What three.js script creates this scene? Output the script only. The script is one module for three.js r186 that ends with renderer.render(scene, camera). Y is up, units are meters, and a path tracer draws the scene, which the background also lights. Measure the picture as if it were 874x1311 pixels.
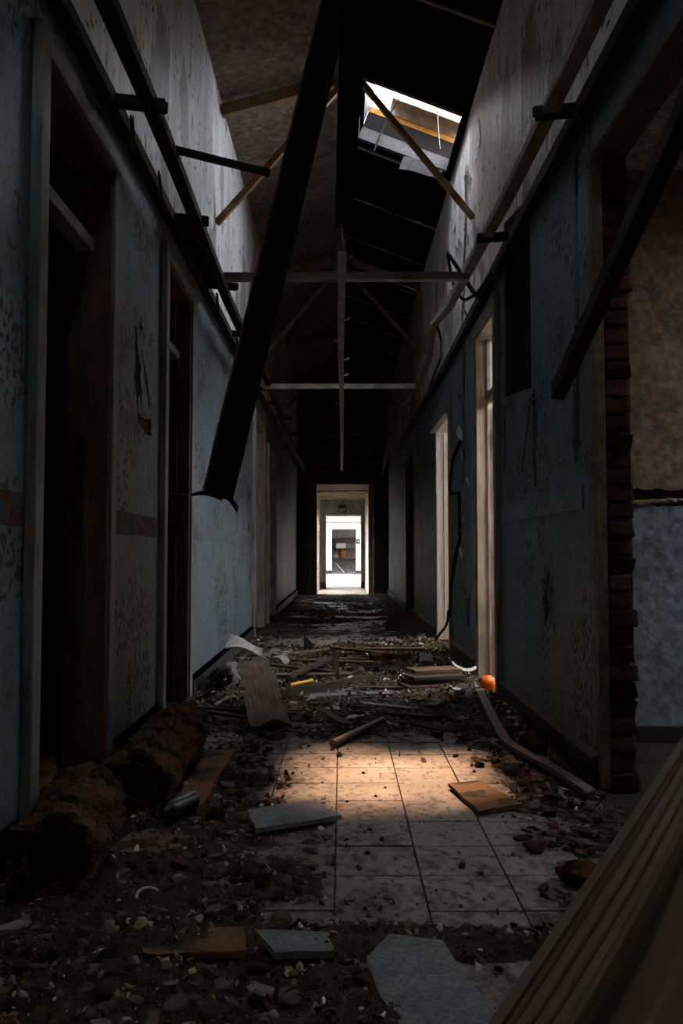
import * as THREE from 'three';
import { mergeGeometries, mergeVertices, toCreasedNormals } from 'three/addons/utils/BufferGeometryUtils.js';
import { RoundedBoxGeometry } from 'three/addons/geometries/RoundedBoxGeometry.js';

// ------------------------------------------------------------------ camera, sky, sun, exposure
const scene = new THREE.Scene();
const renderer = new THREE.WebGLRenderer({ antialias: true });
renderer.toneMapping = THREE.LinearToneMapping;
renderer.toneMappingExposure = 29;
renderer.shadowMap.enabled = true;
const camera = new THREE.PerspectiveCamera(63.95, 874 / 1311, 0.05, 120);
camera.position.set(0, 1, 0);
camera.rotation.set(0.0481, 0, 0);
scene.background = new THREE.Color().setRGB(0.92, 0.955, 1.0);        // overcast-bright sky
const sun = new THREE.DirectionalLight(new THREE.Color().setRGB(1.0, 0.58, 0.34), 0.95);
sun.position.set(0.2 + 0.38 * 5, 5.3 * 5, -(3.62 + 3.74 * 5));
sun.target.position.set(0.2, 0, -3.62);
sun.castShadow = true;
sun.shadow.radius = 9;
sun.shadow.mapSize.set(4096, 4096);
Object.assign(sun.shadow.camera, { left: -22, right: 22, top: 26, bottom: -26, near: 1, far: 90 });
scene.add(sun, sun.target);

// ------------------------------------------------------------------ helpers
const XL = -1.04, XR = 1.09, TL = 0.17, TR = 0.16, CEIL = 2.95;
function rng(seed) { let s = seed | 0; return () => { s = (s + 0x6d2b79f5) | 0; let t = Math.imul(s ^ (s >>> 15), 1 | s); t = (t + Math.imul(t ^ (t >>> 7), 61 | t)) ^ t; return ((t ^ (t >>> 14)) >>> 0) / 4294967296; }; }
const V = (x, y, d) => new THREE.Vector3(x, y, -d);
const lerp = (a, b, t) => a + (b - a) * t, clamp = (v, a = 0, b = 1) => Math.min(b, Math.max(a, v)), sstep = (a, b, v) => { const t = clamp((v - a) / (b - a)); return t * t * (3 - 2 * t); };
function hash2(x, y, s) { let h = Math.imul(x, 374761393) ^ Math.imul(y, 668265263) ^ Math.imul(s, 2147483647 - 61); h = Math.imul(h ^ (h >>> 13), 1274126177); h ^= h >>> 16; return (h >>> 0) / 4294967296; }
function vnoise(x, y, s = 0, px = 0, py = 0) {
  const xi = Math.floor(x), yi = Math.floor(y), fx = x - xi, fy = y - yi, u = fx * fx * (3 - 2 * fx), v = fy * fy * (3 - 2 * fy);
  const w = (a, p) => (p ? ((a % p) + p) % p : a);
  const x0 = w(xi, px), x1 = w(xi + 1, px), y0 = w(yi, py), y1 = w(yi + 1, py);
  return lerp(lerp(hash2(x0, y0, s), hash2(x1, y0, s), u), lerp(hash2(x0, y1, s), hash2(x1, y1, s), u), v);
}
function fbm(x, y, oct, s = 0, px = 0, py = 0) { let a = 0.5, t = 0, n = 0; for (let i = 0; i < oct; i++) { t += a * vnoise(x, y, s + i, px, py); n += a; x *= 2; y *= 2; px *= 2; py *= 2; a *= 0.5; } return t / n; }
function texture(w, h, fn, srgb = true) {
  const data = new Uint8Array(w * h * 4);
  for (let j = 0; j < h; j++) for (let i = 0; i < w; i++) { const c = fn(i / w, j / h), o = (j * w + i) * 4; data[o] = clamp(c[0]) * 255; data[o + 1] = clamp(c[1]) * 255; data[o + 2] = clamp(c[2]) * 255; data[o + 3] = 255; }
  const t = new THREE.DataTexture(data, w, h);
  t.magFilter = THREE.LinearFilter; t.minFilter = THREE.LinearMipmapLinearFilter; t.generateMipmaps = true;
  t.wrapS = t.wrapT = THREE.RepeatWrapping; if (srgb) t.colorSpace = THREE.SRGBColorSpace; t.needsUpdate = true;
  return t;
}
const scaled = (t, u, v) => { const c = t.clone(); c.repeat.set(u, v); c.needsUpdate = true; return c; };
const mix3 = (a, b, t) => [lerp(a[0], b[0], t), lerp(a[1], b[1], t), lerp(a[2], b[2], t)];
function mat(rgb, rough, o = {}) { const m = new THREE.MeshPhysicalMaterial({ roughness: rough, metalness: 0, specularIntensity: rough > 0.64 ? 0.3 : 1, ...o }); m.color.setRGB(...rgb); m.side = THREE.DoubleSide; return m; }

const taken = {};
function numbered(name) { const n = taken[name] = (taken[name] ?? -1) + 1; return n ? `${name}_${String(n).padStart(3, '0')}` : name; }
function tag(o, label, category, group, kind) { if (label) o.userData.label = label; if (category) o.userData.category = category; if (group) o.userData.group = group; if (kind) o.userData.kind = kind; return o; }
function mesh(name, geo, m, parent, pos) { const o = new THREE.Mesh(geo, m); o.name = parent === scene ? numbered(name) : name; o.castShadow = o.receiveShadow = true; if (pos) o.position.copy(pos); parent.add(o); return o; }
function group(name, pos, label, category, grp, kind) { const g = new THREE.Group(); g.name = numbered(name); if (pos) g.position.copy(pos); scene.add(g); return tag(g, label, category, grp, kind); }
const struct = (name, label, pos) => group(name, pos, label, undefined, undefined, 'structure');
// uv in metres from the dominant normal; swap turns the grain along y
function metreUV(g, swap = false, ou = 0, ov = 0) {
  const p = g.attributes.position, n = g.attributes.normal, uv = new Float32Array(p.count * 2);
  for (let i = 0; i < p.count; i++) {
    const ax = Math.abs(n.getX(i)), ay = Math.abs(n.getY(i)), az = Math.abs(n.getZ(i)), x = p.getX(i), y = p.getY(i), z = p.getZ(i);
    let u, v; if (ax >= ay && ax >= az) { u = z; v = y; } else if (ay >= az) { u = x; v = z; } else { u = x; v = y; }
    uv[i * 2] = (swap ? v : u) + ou; uv[i * 2 + 1] = (swap ? u : v) + ov;
  }
  g.setAttribute('uv', new THREE.BufferAttribute(uv, 2)); return g;
}
let boxCount = 0;
// a box between two corners (x0..x1, y0..y1, depth d0..d1), as a mesh with its own centre
function box(name, x0, x1, y0, y1, d0, d1, m, parent, r = 0, swap = false) {
  const w = Math.abs(x1 - x0), h = Math.abs(y1 - y0), d = Math.abs(d1 - d0), k = (boxCount++ * 0.37) % 5;
  const g = r ? new RoundedBoxGeometry(w, h, d, 1, Math.min(r, w * 0.45, h * 0.45, d * 0.45)) : new THREE.BoxGeometry(w, h, d);
  metreUV(g, swap, k, k * 1.7);
  const c = V((x0 + x1) / 2, (y0 + y1) / 2, (d0 + d1) / 2);
  if (parent !== scene) c.sub(parent.getWorldPosition(new THREE.Vector3()));
  return mesh(name, g, m, parent, c);
}
// outline in (a, b) extruded by t along +c
function extruded(pts, t, holes = []) {
  const s = new THREE.Shape(pts.map((p) => new THREE.Vector2(...p)));
  for (const h of holes) s.holes.push(new THREE.Path(h.map((p) => new THREE.Vector2(...p))));
  return new THREE.ExtrudeGeometry(s, { depth: t, bevelEnabled: false, steps: 1 });
}
const TURN = new THREE.Matrix4().makeBasis(new THREE.Vector3(0, 0, -1), new THREE.Vector3(0, 1, 0), new THREE.Vector3(1, 0, 0));
// wall in the depth/height plane standing at x .. x + t; notches are [d0, d1, top] door openings
function sideWall(x, t, d0, d1, y0, y1, notches = [], holes = [], top) {
  const pts = [[d0, y0]];
  for (const [a, b, h] of notches) pts.push([a, y0], [a, h], [b, h], [b, y0]);
  pts.push([d1, y0]); if (top) pts.push(...top); else pts.push([d1, y1], [d0, y1]);
  const g = extruded(pts, t, holes); g.applyMatrix4(TURN); g.translate(x, 0, 0); return g;
}
function crossWall(d, t, pts, holes) { const g = extruded(pts, t, holes); g.translate(0, 0, -d - t); return g; }   // outline in (x, y); near face at depth d
// a length of timber from A to B; face turned to "up"; ends jagged by jag
function plankGeo(L, W, T, seed, jag = 0.02, wob = 0.004, bend = 0) {
  const r = rng(seed), n = Math.max(4, Math.round(L / 0.06)), pts = [];
  for (let i = 0; i <= n; i++) pts.push([lerp(-L / 2, L / 2, i / n), -W / 2 + (r() - 0.5) * wob]);
  const e = 5; for (let i = 1; i < e; i++) pts.push([L / 2 + (r() - 0.6) * jag * 2, lerp(-W / 2, W / 2, i / e)]);
  for (let i = n; i >= 0; i--) pts.push([lerp(-L / 2, L / 2, i / n), W / 2 + (r() - 0.5) * wob]);
  for (let i = e - 1; i > 0; i--) pts.push([-L / 2 - (r() - 0.6) * jag * 2, lerp(-W / 2, W / 2, i / e)]);
  const g = extruded(pts, T); g.translate(0, 0, -T / 2);
  if (bend) { const p = g.attributes.position; for (let i = 0; i < p.count; i++) p.setZ(i, p.getZ(i) + bend * (1 - (2 * p.getX(i) / L) ** 2)); g.computeVertexNormals(); }
  return g;
}
function aim(o, A, B, up = new THREE.Vector3(0, 1, 0)) {
  const x = B.clone().sub(A).normalize(), y = up.clone().cross(x).normalize(), z = x.clone().cross(y);
  o.quaternion.setFromRotationMatrix(new THREE.Matrix4().makeBasis(x, y, z)); o.position.copy(A).add(B).multiplyScalar(0.5); return o;
}
function timber(name, A, B, W, T, m, parent, o = {}) {
  const g = plankGeo(A.distanceTo(B), W, T, o.seed ?? 1, o.jag ?? 0.01, o.wob ?? 0.003, o.bend ?? 0);
  const ms = mesh(name, g, m, parent); aim(ms, A, B, o.up);
  if (parent !== scene) ms.position.sub(parent.position);
  return ms;
}
// rectangular bar swept along points
function sweepGeo(P, w, h, smooth = 0) {
  if (smooth) P = new THREE.CatmullRomCurve3(P, false, 'centripetal').getPoints(smooth);
  const pos = [], idx = [], uv = []; let len = 0;
  for (let i = 0; i < P.length; i++) {
    const t = P[Math.min(i + 1, P.length - 1)].clone().sub(P[Math.max(i - 1, 0)]).normalize();
    if (i) len += P[i].distanceTo(P[i - 1]);
    const ref = Math.abs(t.y) > 0.93 ? new THREE.Vector3(1, 0, 0) : new THREE.Vector3(0, 1, 0), s = t.clone().cross(ref).normalize(), u = s.clone().cross(t);
    [[-1, -1], [1, -1], [1, -1], [1, 1], [1, 1], [-1, 1], [-1, 1], [-1, -1]].forEach(([a, b], k) => { const q = P[i].clone().addScaledVector(s, a * w / 2).addScaledVector(u, b * h / 2); pos.push(q.x, q.y, q.z); uv.push(len, k >> 1 & 1 ? (k & 1) * h : (k & 1) * w); });
  }
  for (let i = 0; i < P.length - 1; i++) for (let k = 0; k < 8; k += 2) { const a = i * 8 + k, b = a + 1, c = a + 8, d = b + 8; idx.push(a, b, c, b, d, c); }
  for (const e of [0, P.length - 1]) { const o = e * 8; idx.push(o, o + 2, o + 4, o, o + 4, o + 6); }
  const g = new THREE.BufferGeometry(); g.setAttribute('position', new THREE.Float32BufferAttribute(pos, 3)); g.setAttribute('uv', new THREE.Float32BufferAttribute(uv, 2)); g.setIndex(idx); g.computeVertexNormals(); return g;
}
const tube = (P, r, seg = 40, rad = 7) => new THREE.TubeGeometry(new THREE.CatmullRomCurve3(P, false, 'centripetal'), seg, r, rad, false);
// closed shell round a curved sheet f(u, v) -> Vector3
function sheetGeo(f, nu, nv, th) {
  const top = [], nor = [];
  for (let j = 0; j <= nv; j++) for (let i = 0; i <= nu; i++) top.push(f(i / nu, j / nv));
  const at = (i, j) => top[clamp(j, 0, nv) * (nu + 1) + clamp(i, 0, nu)];
  for (let j = 0; j <= nv; j++) for (let i = 0; i <= nu; i++) nor.push(at(i + 1, j).clone().sub(at(i - 1, j)).cross(at(i, j + 1).clone().sub(at(i, j - 1))).normalize());
  const pos = [], uv = [], idx = [], N = top.length;
  for (const s of [1, -1]) top.forEach((p, k) => { const q = p.clone().addScaledVector(nor[k], s * th / 2); pos.push(q.x, q.y, q.z); uv.push(p.x + p.z * 0.3, p.z + p.y); });
  const quad = (a, b, c, d) => idx.push(a, b, c, b, d, c), id = (i, j) => j * (nu + 1) + i;
  for (let j = 0; j < nv; j++) for (let i = 0; i < nu; i++) { quad(id(i, j), id(i + 1, j), id(i, j + 1), id(i + 1, j + 1)); quad(N + id(i + 1, j), N + id(i, j), N + id(i + 1, j + 1), N + id(i, j + 1)); }
  for (let i = 0; i < nu; i++) { quad(id(i, 0), N + id(i, 0), id(i + 1, 0), N + id(i + 1, 0)); quad(N + id(i, nv), id(i, nv), N + id(i + 1, nv), id(i + 1, nv)); }
  for (let j = 0; j < nv; j++) { quad(N + id(0, j), id(0, j), N + id(0, j + 1), id(0, j + 1)); quad(id(nu, j), N + id(nu, j), id(nu, j + 1), N + id(nu, j + 1)); }
  const g = new THREE.BufferGeometry(); g.setAttribute('position', new THREE.Float32BufferAttribute(pos, 3)); g.setAttribute('uv', new THREE.Float32BufferAttribute(uv, 2)); g.setIndex(idx); g.computeVertexNormals(); return toCreasedNormals(g, 0.9);
}
function roughen(g, amp, freq, seed) {   // uneven surface on any indexed or welded geometry
  g = mergeVertices(g.deleteAttribute('normal').deleteAttribute('uv'), 1e-4); const p = g.attributes.position;
  for (let i = 0; i < p.count; i++) { const x = p.getX(i), y = p.getY(i), z = p.getZ(i), a = fbm(x * freq + y * 3.1, z * freq - y * freq, 3, seed) - 0.5, b = fbm(y * freq + 7, x * freq + z * freq, 3, seed + 9) - 0.5; p.setXYZ(i, x + a * amp, y + b * amp, z + (a - b) * amp); }
  g.computeVertexNormals(); g = toCreasedNormals(g, 0.6); return metreUV(g);
}

// ------------------------------------------------------------------ surface textures and materials
const T = {};
T.paint = texture(1024, 1024, (u, v) => {     // 3 m square: old oil paint, chipped and streaked
  const big = fbm(u * 5, v * 5, 4, 3, 5, 5), mid = fbm(u * 22, v * 22, 4, 7, 22, 22), str = fbm(u * 60, v * 5, 3, 11, 60, 5), clus = sstep(0.5, 0.68, fbm(u * 7, v * 9, 3, 19, 7, 9));
  const sp = fbm(u * 190, v * 150, 2, 23, 190, 150), chip = sstep(0.68 - 0.12 * clus, 0.72 - 0.12 * clus, sp) * (0.25 + 0.75 * clus);
  const bare = sstep(0.72, 0.75, fbm(u * 14, v * 11, 6, 31, 14, 11));
  let c = mix3([0.50, 0.555, 0.585], [0.60, 0.64, 0.66], big); const k = 0.84 + 0.2 * mid + 0.16 * (str - 0.5); c = c.map((q) => q * k);
  c = mix3(c, [0.36, 0.32, 0.28], bare * 0.55); return mix3(c, [0.10, 0.085, 0.075], chip);
});
T.paintBump = texture(1024, 1024, (u, v) => { const clus = sstep(0.5, 0.68, fbm(u * 7, v * 9, 3, 19, 7, 9)), sp = fbm(u * 190, v * 150, 2, 23, 190, 150), chip = sstep(0.68 - 0.12 * clus, 0.72 - 0.12 * clus, sp) * (0.25 + 0.75 * clus); const bare = sstep(0.66, 0.69, fbm(u * 14, v * 11, 5, 31, 14, 11)); const h = 0.6 + 0.25 * fbm(u * 70, v * 70, 3, 41, 70, 70) - 0.45 * chip - 0.2 * bare; return [h, h, h]; }, false);
T.lime = texture(1024, 1024, (u, v) => {     // 4 m square: limewash with runs and flaking
  const big = fbm(u * 6, v * 4, 4, 53, 6, 4), run = fbm(u * 70, v * 4, 4, 57, 70, 4), mid = fbm(u * 30, v * 30, 3, 59, 30, 30), fl = sstep(0.63, 0.66, fbm(u * 16, v * 7, 5, 61, 16, 7)), sp = sstep(0.79, 0.81, fbm(u * 120, v * 90, 2, 67, 120, 90));
  const k = 0.74 + 0.26 * big + 0.3 * (run - 0.5) + 0.14 * mid; let c = [0.80 * k, 0.795 * k, 0.795 * k]; c = mix3(c, [0.36, 0.34, 0.32], fl * 0.6); return mix3(c, [0.08, 0.07, 0.07], sp);
});
T.limeBump = texture(1024, 1024, (u, v) => { const run = fbm(u * 70, v * 5, 4, 57, 70, 5), fl = sstep(0.63, 0.66, fbm(u * 16, v * 7, 5, 61, 16, 7)), h = 0.5 + 0.4 * (run - 0.5) - 0.25 * fl + 0.25 * (fbm(u * 90, v * 60, 3, 71, 90, 60) - 0.5); return [h, h, h]; }, false);
T.wood = texture(1024, 256, (u, v) => { const w = fbm(u * 6, v * 40, 4, 81, 6, 40), f = fbm(u * 12, v * 180, 2, 83, 12, 180), st = fbm(u * 9, v * 6, 4, 87, 9, 6), k = 0.5 + 0.5 * w + 0.3 * (f - 0.5), c = mix3([0.62, 0.58, 0.54], [0.95, 0.93, 0.9], k); return c.map((q) => q * (0.72 + 0.42 * st)); });
T.woodBump = texture(512, 256, (u, v) => { const h = 0.5 * fbm(u * 6, v * 40, 4, 81, 6, 40) + 0.5 * fbm(u * 12, v * 120, 2, 83, 12, 120); return [h, h, h]; }, false);
T.grain = texture(512, 512, (u, v) => { const a = fbm(u * 8, v * 8, 5, 91, 8, 8), b = fbm(u * 60, v * 60, 3, 93, 60, 60), k = 0.62 + 0.26 * a + 0.45 * (b - 0.45); return [k, k, k]; });
T.grainBump = texture(512, 512, (u, v) => { const k = 0.5 * fbm(u * 20, v * 20, 4, 95, 20, 20) + 0.5 * fbm(u * 90, v * 90, 3, 97, 90, 90); return [k, k, k]; }, false);
T.rust = texture(512, 512, (u, v) => { const a = fbm(u * 13, v * 13, 6, 101, 13, 13), p = sstep(0.50, 0.56, a), k = 0.8 + 0.4 * fbm(u * 50, v * 50, 3, 103, 50, 50); return mix3([0.42, 0.45, 0.46], mix3([0.36, 0.17, 0.07], [0.62, 0.36, 0.13], fbm(u * 30, v * 30, 3, 105, 30, 30)), p).map((q) => q * k); });
T.fibre = texture(512, 512, (u, v) => { const a = fbm(u * 7, v * 60, 4, 111, 7, 60), b = fbm(u * 40, v * 90, 3, 113, 40, 90), m = fbm(u * 6, v * 6, 4, 115, 6, 6), k = 0.35 + 0.45 * a + 0.5 * (b - 0.3) ; const c = mix3([0.34, 0.25, 0.18], [0.66, 0.50, 0.36], clamp(k)); return mix3(c, [0.14, 0.11, 0.09], sstep(0.55, 0.68, m) * 0.7); });

const M = {};
M.paint = mat([0.52, 0.555, 0.575], 0.55, { map: scaled(T.paint, 1 / 3, 1 / 3), bumpMap: scaled(T.paintBump, 1 / 3, 1 / 3), bumpScale: 0.004 });
M.paintTeal = mat([0.50, 0.585, 0.60], 0.55, { map: scaled(T.paint, 1 / 2.6, 1 / 2.6), bumpMap: scaled(T.paintBump, 1 / 2.6, 1 / 2.6), bumpScale: 0.005 });
M.dado = mat([0.55, 0.63, 0.66], 0.5, { map: scaled(T.paint, 1 / 1.7, 1 / 1.7) });
M.rustBand = mat([0.42, 0.45, 0.45], 0.7, { map: scaled(T.rust, 2.2, 2.2), bumpMap: scaled(T.grainBump, 2, 2), bumpScale: 0.003 });
M.lime = mat([0.97, 0.97, 0.99], 0.48, { map: scaled(T.lime, 1 / 4, 1 / 4), bumpMap: scaled(T.limeBump, 1 / 4, 1 / 4), bumpScale: 0.02 });
M.concrete = mat([0.40, 0.37, 0.33], 0.9, { map: scaled(T.grain, 0.8, 0.8) });
M.core = mat([0.16, 0.10, 0.07], 0.95, { map: scaled(T.grain, 2, 2), bumpMap: scaled(T.grainBump, 2, 2), bumpScale: 0.02 });
M.cavityShade = mat([0.008, 0.008, 0.008], 0.95, { specularIntensity: 0.1, bumpMap: scaled(T.grainBump, 1.5, 1.5), bumpScale: 0.012 });  // black for the shaded cavity in the right wall
M.roomTan = mat([0.30, 0.225, 0.15], 0.8, { map: scaled(T.grain, 0.5, 0.5), bumpMap: scaled(T.grainBump, 0.6, 0.6), bumpScale: 0.006 });
M.roomBlue = mat([0.34, 0.41, 0.47], 0.75, { map: scaled(T.grain, 0.5, 0.5), bumpMap: scaled(T.grainBump, 0.6, 0.6), bumpScale: 0.006 });
M.roomCream = mat([0.62, 0.56, 0.48], 0.85, { map: scaled(T.grain, 0.6, 0.6) });
M.white = mat([0.72, 0.70, 0.66], 0.8, { bumpMap: scaled(T.grainBump, 1, 1), bumpScale: 0.004 });
M.ceiling = mat([0.30, 0.24, 0.19], 0.85, { map: scaled(T.grain, 0.4, 0.4), bumpMap: scaled(T.limeBump, 1 / 3, 1 / 3), bumpScale: 0.008 });
M.skirt = mat([0.018, 0.019, 0.021], 0.6, { bumpMap: scaled(T.grainBump, 2, 2), bumpScale: 0.004 });
M.skirtTop = mat([0.16, 0.11, 0.08], 0.7, { map: scaled(T.grain, 2, 2) });
M.frameGrey = mat([0.26, 0.28, 0.30], 0.6, { map: scaled(T.wood, 0.7, 2), bumpMap: scaled(T.woodBump, 0.7, 2), bumpScale: 0.002 });
M.frameBrown = mat([0.19, 0.125, 0.08], 0.7, { map: scaled(T.wood, 0.7, 2), bumpMap: scaled(T.woodBump, 0.7, 2), bumpScale: 0.003 });
M.frameCream = mat([0.72, 0.64, 0.52], 0.65, { map: scaled(T.wood, 0.5, 1.3), bumpMap: scaled(T.woodBump, 0.7, 2), bumpScale: 0.002 });
M.frameMauve = mat([0.50, 0.49, 0.53], 0.65, { map: scaled(T.wood, 0.6, 1.6) });
M.nearBlack = mat([0.009, 0.008, 0.008], 0.95, { specularIntensity: 0.05, bumpMap: scaled(T.woodBump, 1, 2), bumpScale: 0.006 });  // even near-black for beam, joist, curb boards, straps and cable
M.darkRail = mat([0.035, 0.034, 0.035], 0.8, { map: scaled(T.wood, 1, 2), bumpMap: scaled(T.woodBump, 1, 2), bumpScale: 0.004 });
M.greyRail = mat([0.40, 0.40, 0.42], 0.66, { map: scaled(T.wood, 1, 2), bumpMap: scaled(T.woodBump, 1, 2), bumpScale: 0.003 });
M.strut = mat([0.36, 0.24, 0.14], 0.8, { map: scaled(T.wood, 1, 3), bumpMap: scaled(T.woodBump, 1, 3), bumpScale: 0.003 });
M.metal = mat([0.32, 0.31, 0.30], 0.45, { metalness: 0.7, map: scaled(T.grain, 2, 2) });
M.black = mat([0.012, 0.012, 0.013], 0.75);
M.glass = mat([0.85, 0.88, 0.9], 0.12, { transmission: 1, thickness: 0 });
const brickMats = [[0.12, 0.05, 0.034], [0.09, 0.04, 0.03], [0.15, 0.075, 0.05], [0.06, 0.034, 0.027]].map((c) => mat(c, 0.95, { map: scaled(T.grain, 3, 3), bumpMap: scaled(T.grainBump, 3, 3), bumpScale: 0.006 }));

// ------------------------------------------------------------------ floor
// how much soil lies at a spot of the corridor floor (x, d): copied from where the photograph shows it
function soil(x, d) {
  const n = fbm(x * 2.3 + 5, d * 2.3 + 9, 5, 131) - 0.5, f = fbm(x * 11, d * 9, 4, 137) - 0.5;
  let b = -0.135;
  b += 0.30 * sstep(-0.15, -0.6, x) * sstep(4.9, 3.6, d);
  b += 0.20 * sstep(0.55, 0.85, x);
  b += 0.26 * sstep(4.3, 4.7, d) * sstep(9.2, 8.4, d);
  b += 0.22 * sstep(9.0, 10.2, d);
  b += 0.34 * sstep(2.04, 1.95, d) * sstep(0.25, 0.05, x);
  b += 0.30 * sstep(2.28, 2.2, d) * sstep(2.02, 2.1, d);
  b += 0.18 * sstep(1.85, 1.7, d);
  b += 0.16 * sstep(0.5, 0.7, x) * sstep(2.6, 2.2, d);
  b -= 0.12 * sstep(-0.1, 0.05, x) * sstep(0.62, 0.5, x) * sstep(2.3, 2.5, d) * sstep(4.2, 4, d);
  return b + n * 0.62 + f * 0.30;
}
const FW = 2.2, FD = 8.8, FX0 = -1.06, FD0 = 1.2;
T.floor = texture(1024, 2048, (u, v) => {
  const x = FX0 + u * FW, d = FD0 + v * FD, s = soil(x, d), fine = fbm(x * 46, d * 40, 4, 141), gr = fbm(x * 160, d * 140, 2, 149), st = fbm(x * 5, d * 5, 5, 143);
  const film = sstep(-0.30, 0.04, s + (fine - 0.5) * 0.5), solid = sstep(-0.02, 0.05, s + (fine - 0.5) * 0.35), speck = sstep(0.64, 0.67, fine * 0.6 + gr * 0.4);
  let c = mix3([0.60, 0.575, 0.55], [0.72, 0.69, 0.66], st).map((q) => q * (0.86 + 0.28 * gr)); c = mix3(c, mix3([0.38, 0.33, 0.28], [0.27, 0.23, 0.19], fine), film * 0.72); c = mix3(c, [0.14, 0.115, 0.095], solid); return mix3(c, [0.12, 0.1, 0.09], speck * 0.8);
});
T.floor.wrapS = T.floor.wrapT = THREE.RepeatWrapping;
M.tile = mat([0.50, 0.485, 0.47], 0.62, { map: T.floor, bumpMap: scaled(T.grainBump, 3, 3), bumpScale: 0.002 });
M.tile.bumpMap.repeat.set(FW * 2, FD * 2);
M.screed = mat([0.055, 0.045, 0.038], 0.95, { map: scaled(T.grain, 1, 1), bumpMap: scaled(T.grainBump, 2, 2), bumpScale: 0.01 });
const floor = struct('floor', 'grey square floor tiles under soil and rubble');
{
  box('slab', -4.4, 4.6, -0.2, -0.014, -2.6, 44, M.screed, floor);
  const r = rng(5), px = 0.2645, pd = 0.2525, gap = 0.006;
  const tileGeo = (x0, x1, d0, d1, lift, tilt) => {
    const g = new THREE.BoxGeometry(x1 - x0, 0.012, d1 - d0), p = g.attributes.position, n = g.attributes.normal, uv = g.attributes.uv;
    for (let i = 0; i < p.count; i++) { const X = p.getX(i) + (x0 + x1) / 2, D = -p.getZ(i) + (d0 + d1) / 2; uv.setXY(i, (X - FX0) / FW, (D - FD0) / FD); }
    return g;
  };
  const far = [];
  for (let row = -8; row < 62; row++) for (let c = -4; c < 5; c++) {
    let x0 = -0.02 + px * c, x1 = x0 + px, d0 = 3.346 + pd * row, d1 = d0 + pd; if (d0 > 18.9 || d0 < 1.3) continue;
    x0 = Math.max(x0, XL); x1 = Math.min(x1, XR); if (x1 - x0 < 0.03) continue;
    const lost = r(), lift = r() * 0.004 - 0.002, tx = (r() - 0.5) * 0.012, tz = (r() - 0.5) * 0.012;
    if (d0 < 2.0 && c < 0 && lost < 0.75) continue; if (d0 < 4 && c < -1 && lost < 0.22) continue; if (d0 > 4.3 && lost < 0.08) continue;
    if (row < 22) { const m = mesh('tile', tileGeo(x0 + gap / 2, x1 - gap / 2, d0 + gap / 2, d1 - gap / 2), M.tile, floor, V((x0 + x1) / 2, -0.006 + lift, (d0 + d1) / 2)); m.rotation.set(tx, 0, tz); }
    else { const g = tileGeo(x0 + gap / 2, x1 - gap / 2, d0 + gap / 2, d1 - gap / 2); g.translate((x0 + x1) / 2, -0.006 + lift, -(d0 + d1) / 2); far.push(g); }
  }
  tag(mesh('tile_field', mergeGeometries(far), M.tile, floor), undefined, undefined, undefined, 'stuff');
}
const ground = struct('ground', 'bare ground outside the building');
box('earth', -60, 60, -0.5, -0.2, -50, 90, mat([0.2, 0.17, 0.13], 1), ground);

// ------------------------------------------------------------------ walls of the corridor
const doorsL = [[2.75, 3.65, 2.735], [4.72, 5.6, 2.735], [9.6, 10.95, 2.62], [11.45, 12.9, 2.45]];
const doorsR = [[-1.0, 3.53, 2.735], [5.66, 6.6, 2.735], [8.15, 9.4, 2.4], [12.6, 13.6, 2.4]];
function jag(pts, amp, seed, n = 4) {   // break a closed outline into an uneven one
  const r = rng(seed), out = []; pts.forEach((p, i) => { const q = pts[(i + 1) % pts.length]; for (let k = 0; k < n; k++) { const t = k / n; out.push([lerp(p[0], q[0], t) + (k ? (r() - 0.5) * amp : 0), lerp(p[1], q[1], t) + (k ? (r() - 0.5) * amp : 0)]); } }); return out;
}
const wallL = struct('wall_left', 'left corridor wall in chipped blue-grey paint');
{
  mesh('masonry', sideWall(XL - TL, TL - 0.016, -2.6, 19.2, -0.1, 4.95, doorsL), M.core, wallL);
  const gouges = [
    jag([[4.08, 2.14], [4.11, 2.14], [4.15, 2.03], [4.22, 1.97], [4.2, 1.9], [4.25, 1.84], [4.23, 1.76], [4.17, 1.80], [4.16, 1.71], [4.30, 1.70], [4.45, 1.715], [4.46, 1.63], [4.36, 1.62], [4.16, 1.66], [4.13, 1.78], [4.07, 1.86], [4.10, 1.99]], 0.018, 3, 3),
    jag([[4.20, 2.05], [4.24, 2.04], [4.34, 1.95], [4.42, 1.80], [4.42, 1.77], [4.39, 1.785], [4.31, 1.91]], 0.01, 7, 3),
  ];
  mesh('painted_plaster', sideWall(XL - 0.016, 0.016, -2.6, 19.2, -0.1, CEIL, doorsL, gouges), M.paint, wallL);
  mesh('limewashed_plaster', sideWall(XL - 0.016, 0.016, -2.6, 19.2, CEIL, 4.95), M.lime, wallL);
  for (const [a, b] of [[0, 2.66], [3.72, 4.64], [5.68, 9.5]]) { const o = box('dado_board', XL, XL + 0.004, 1.08, 1.19, a, b, b < 5 ? M.rustBand : M.paint, wallL); if (b < 5) o.userData.label = 'rust-stained band'; }
}
const wallR = struct('wall_right', 'right corridor wall in blue-grey paint with gouges and exposed bricks');
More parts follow.
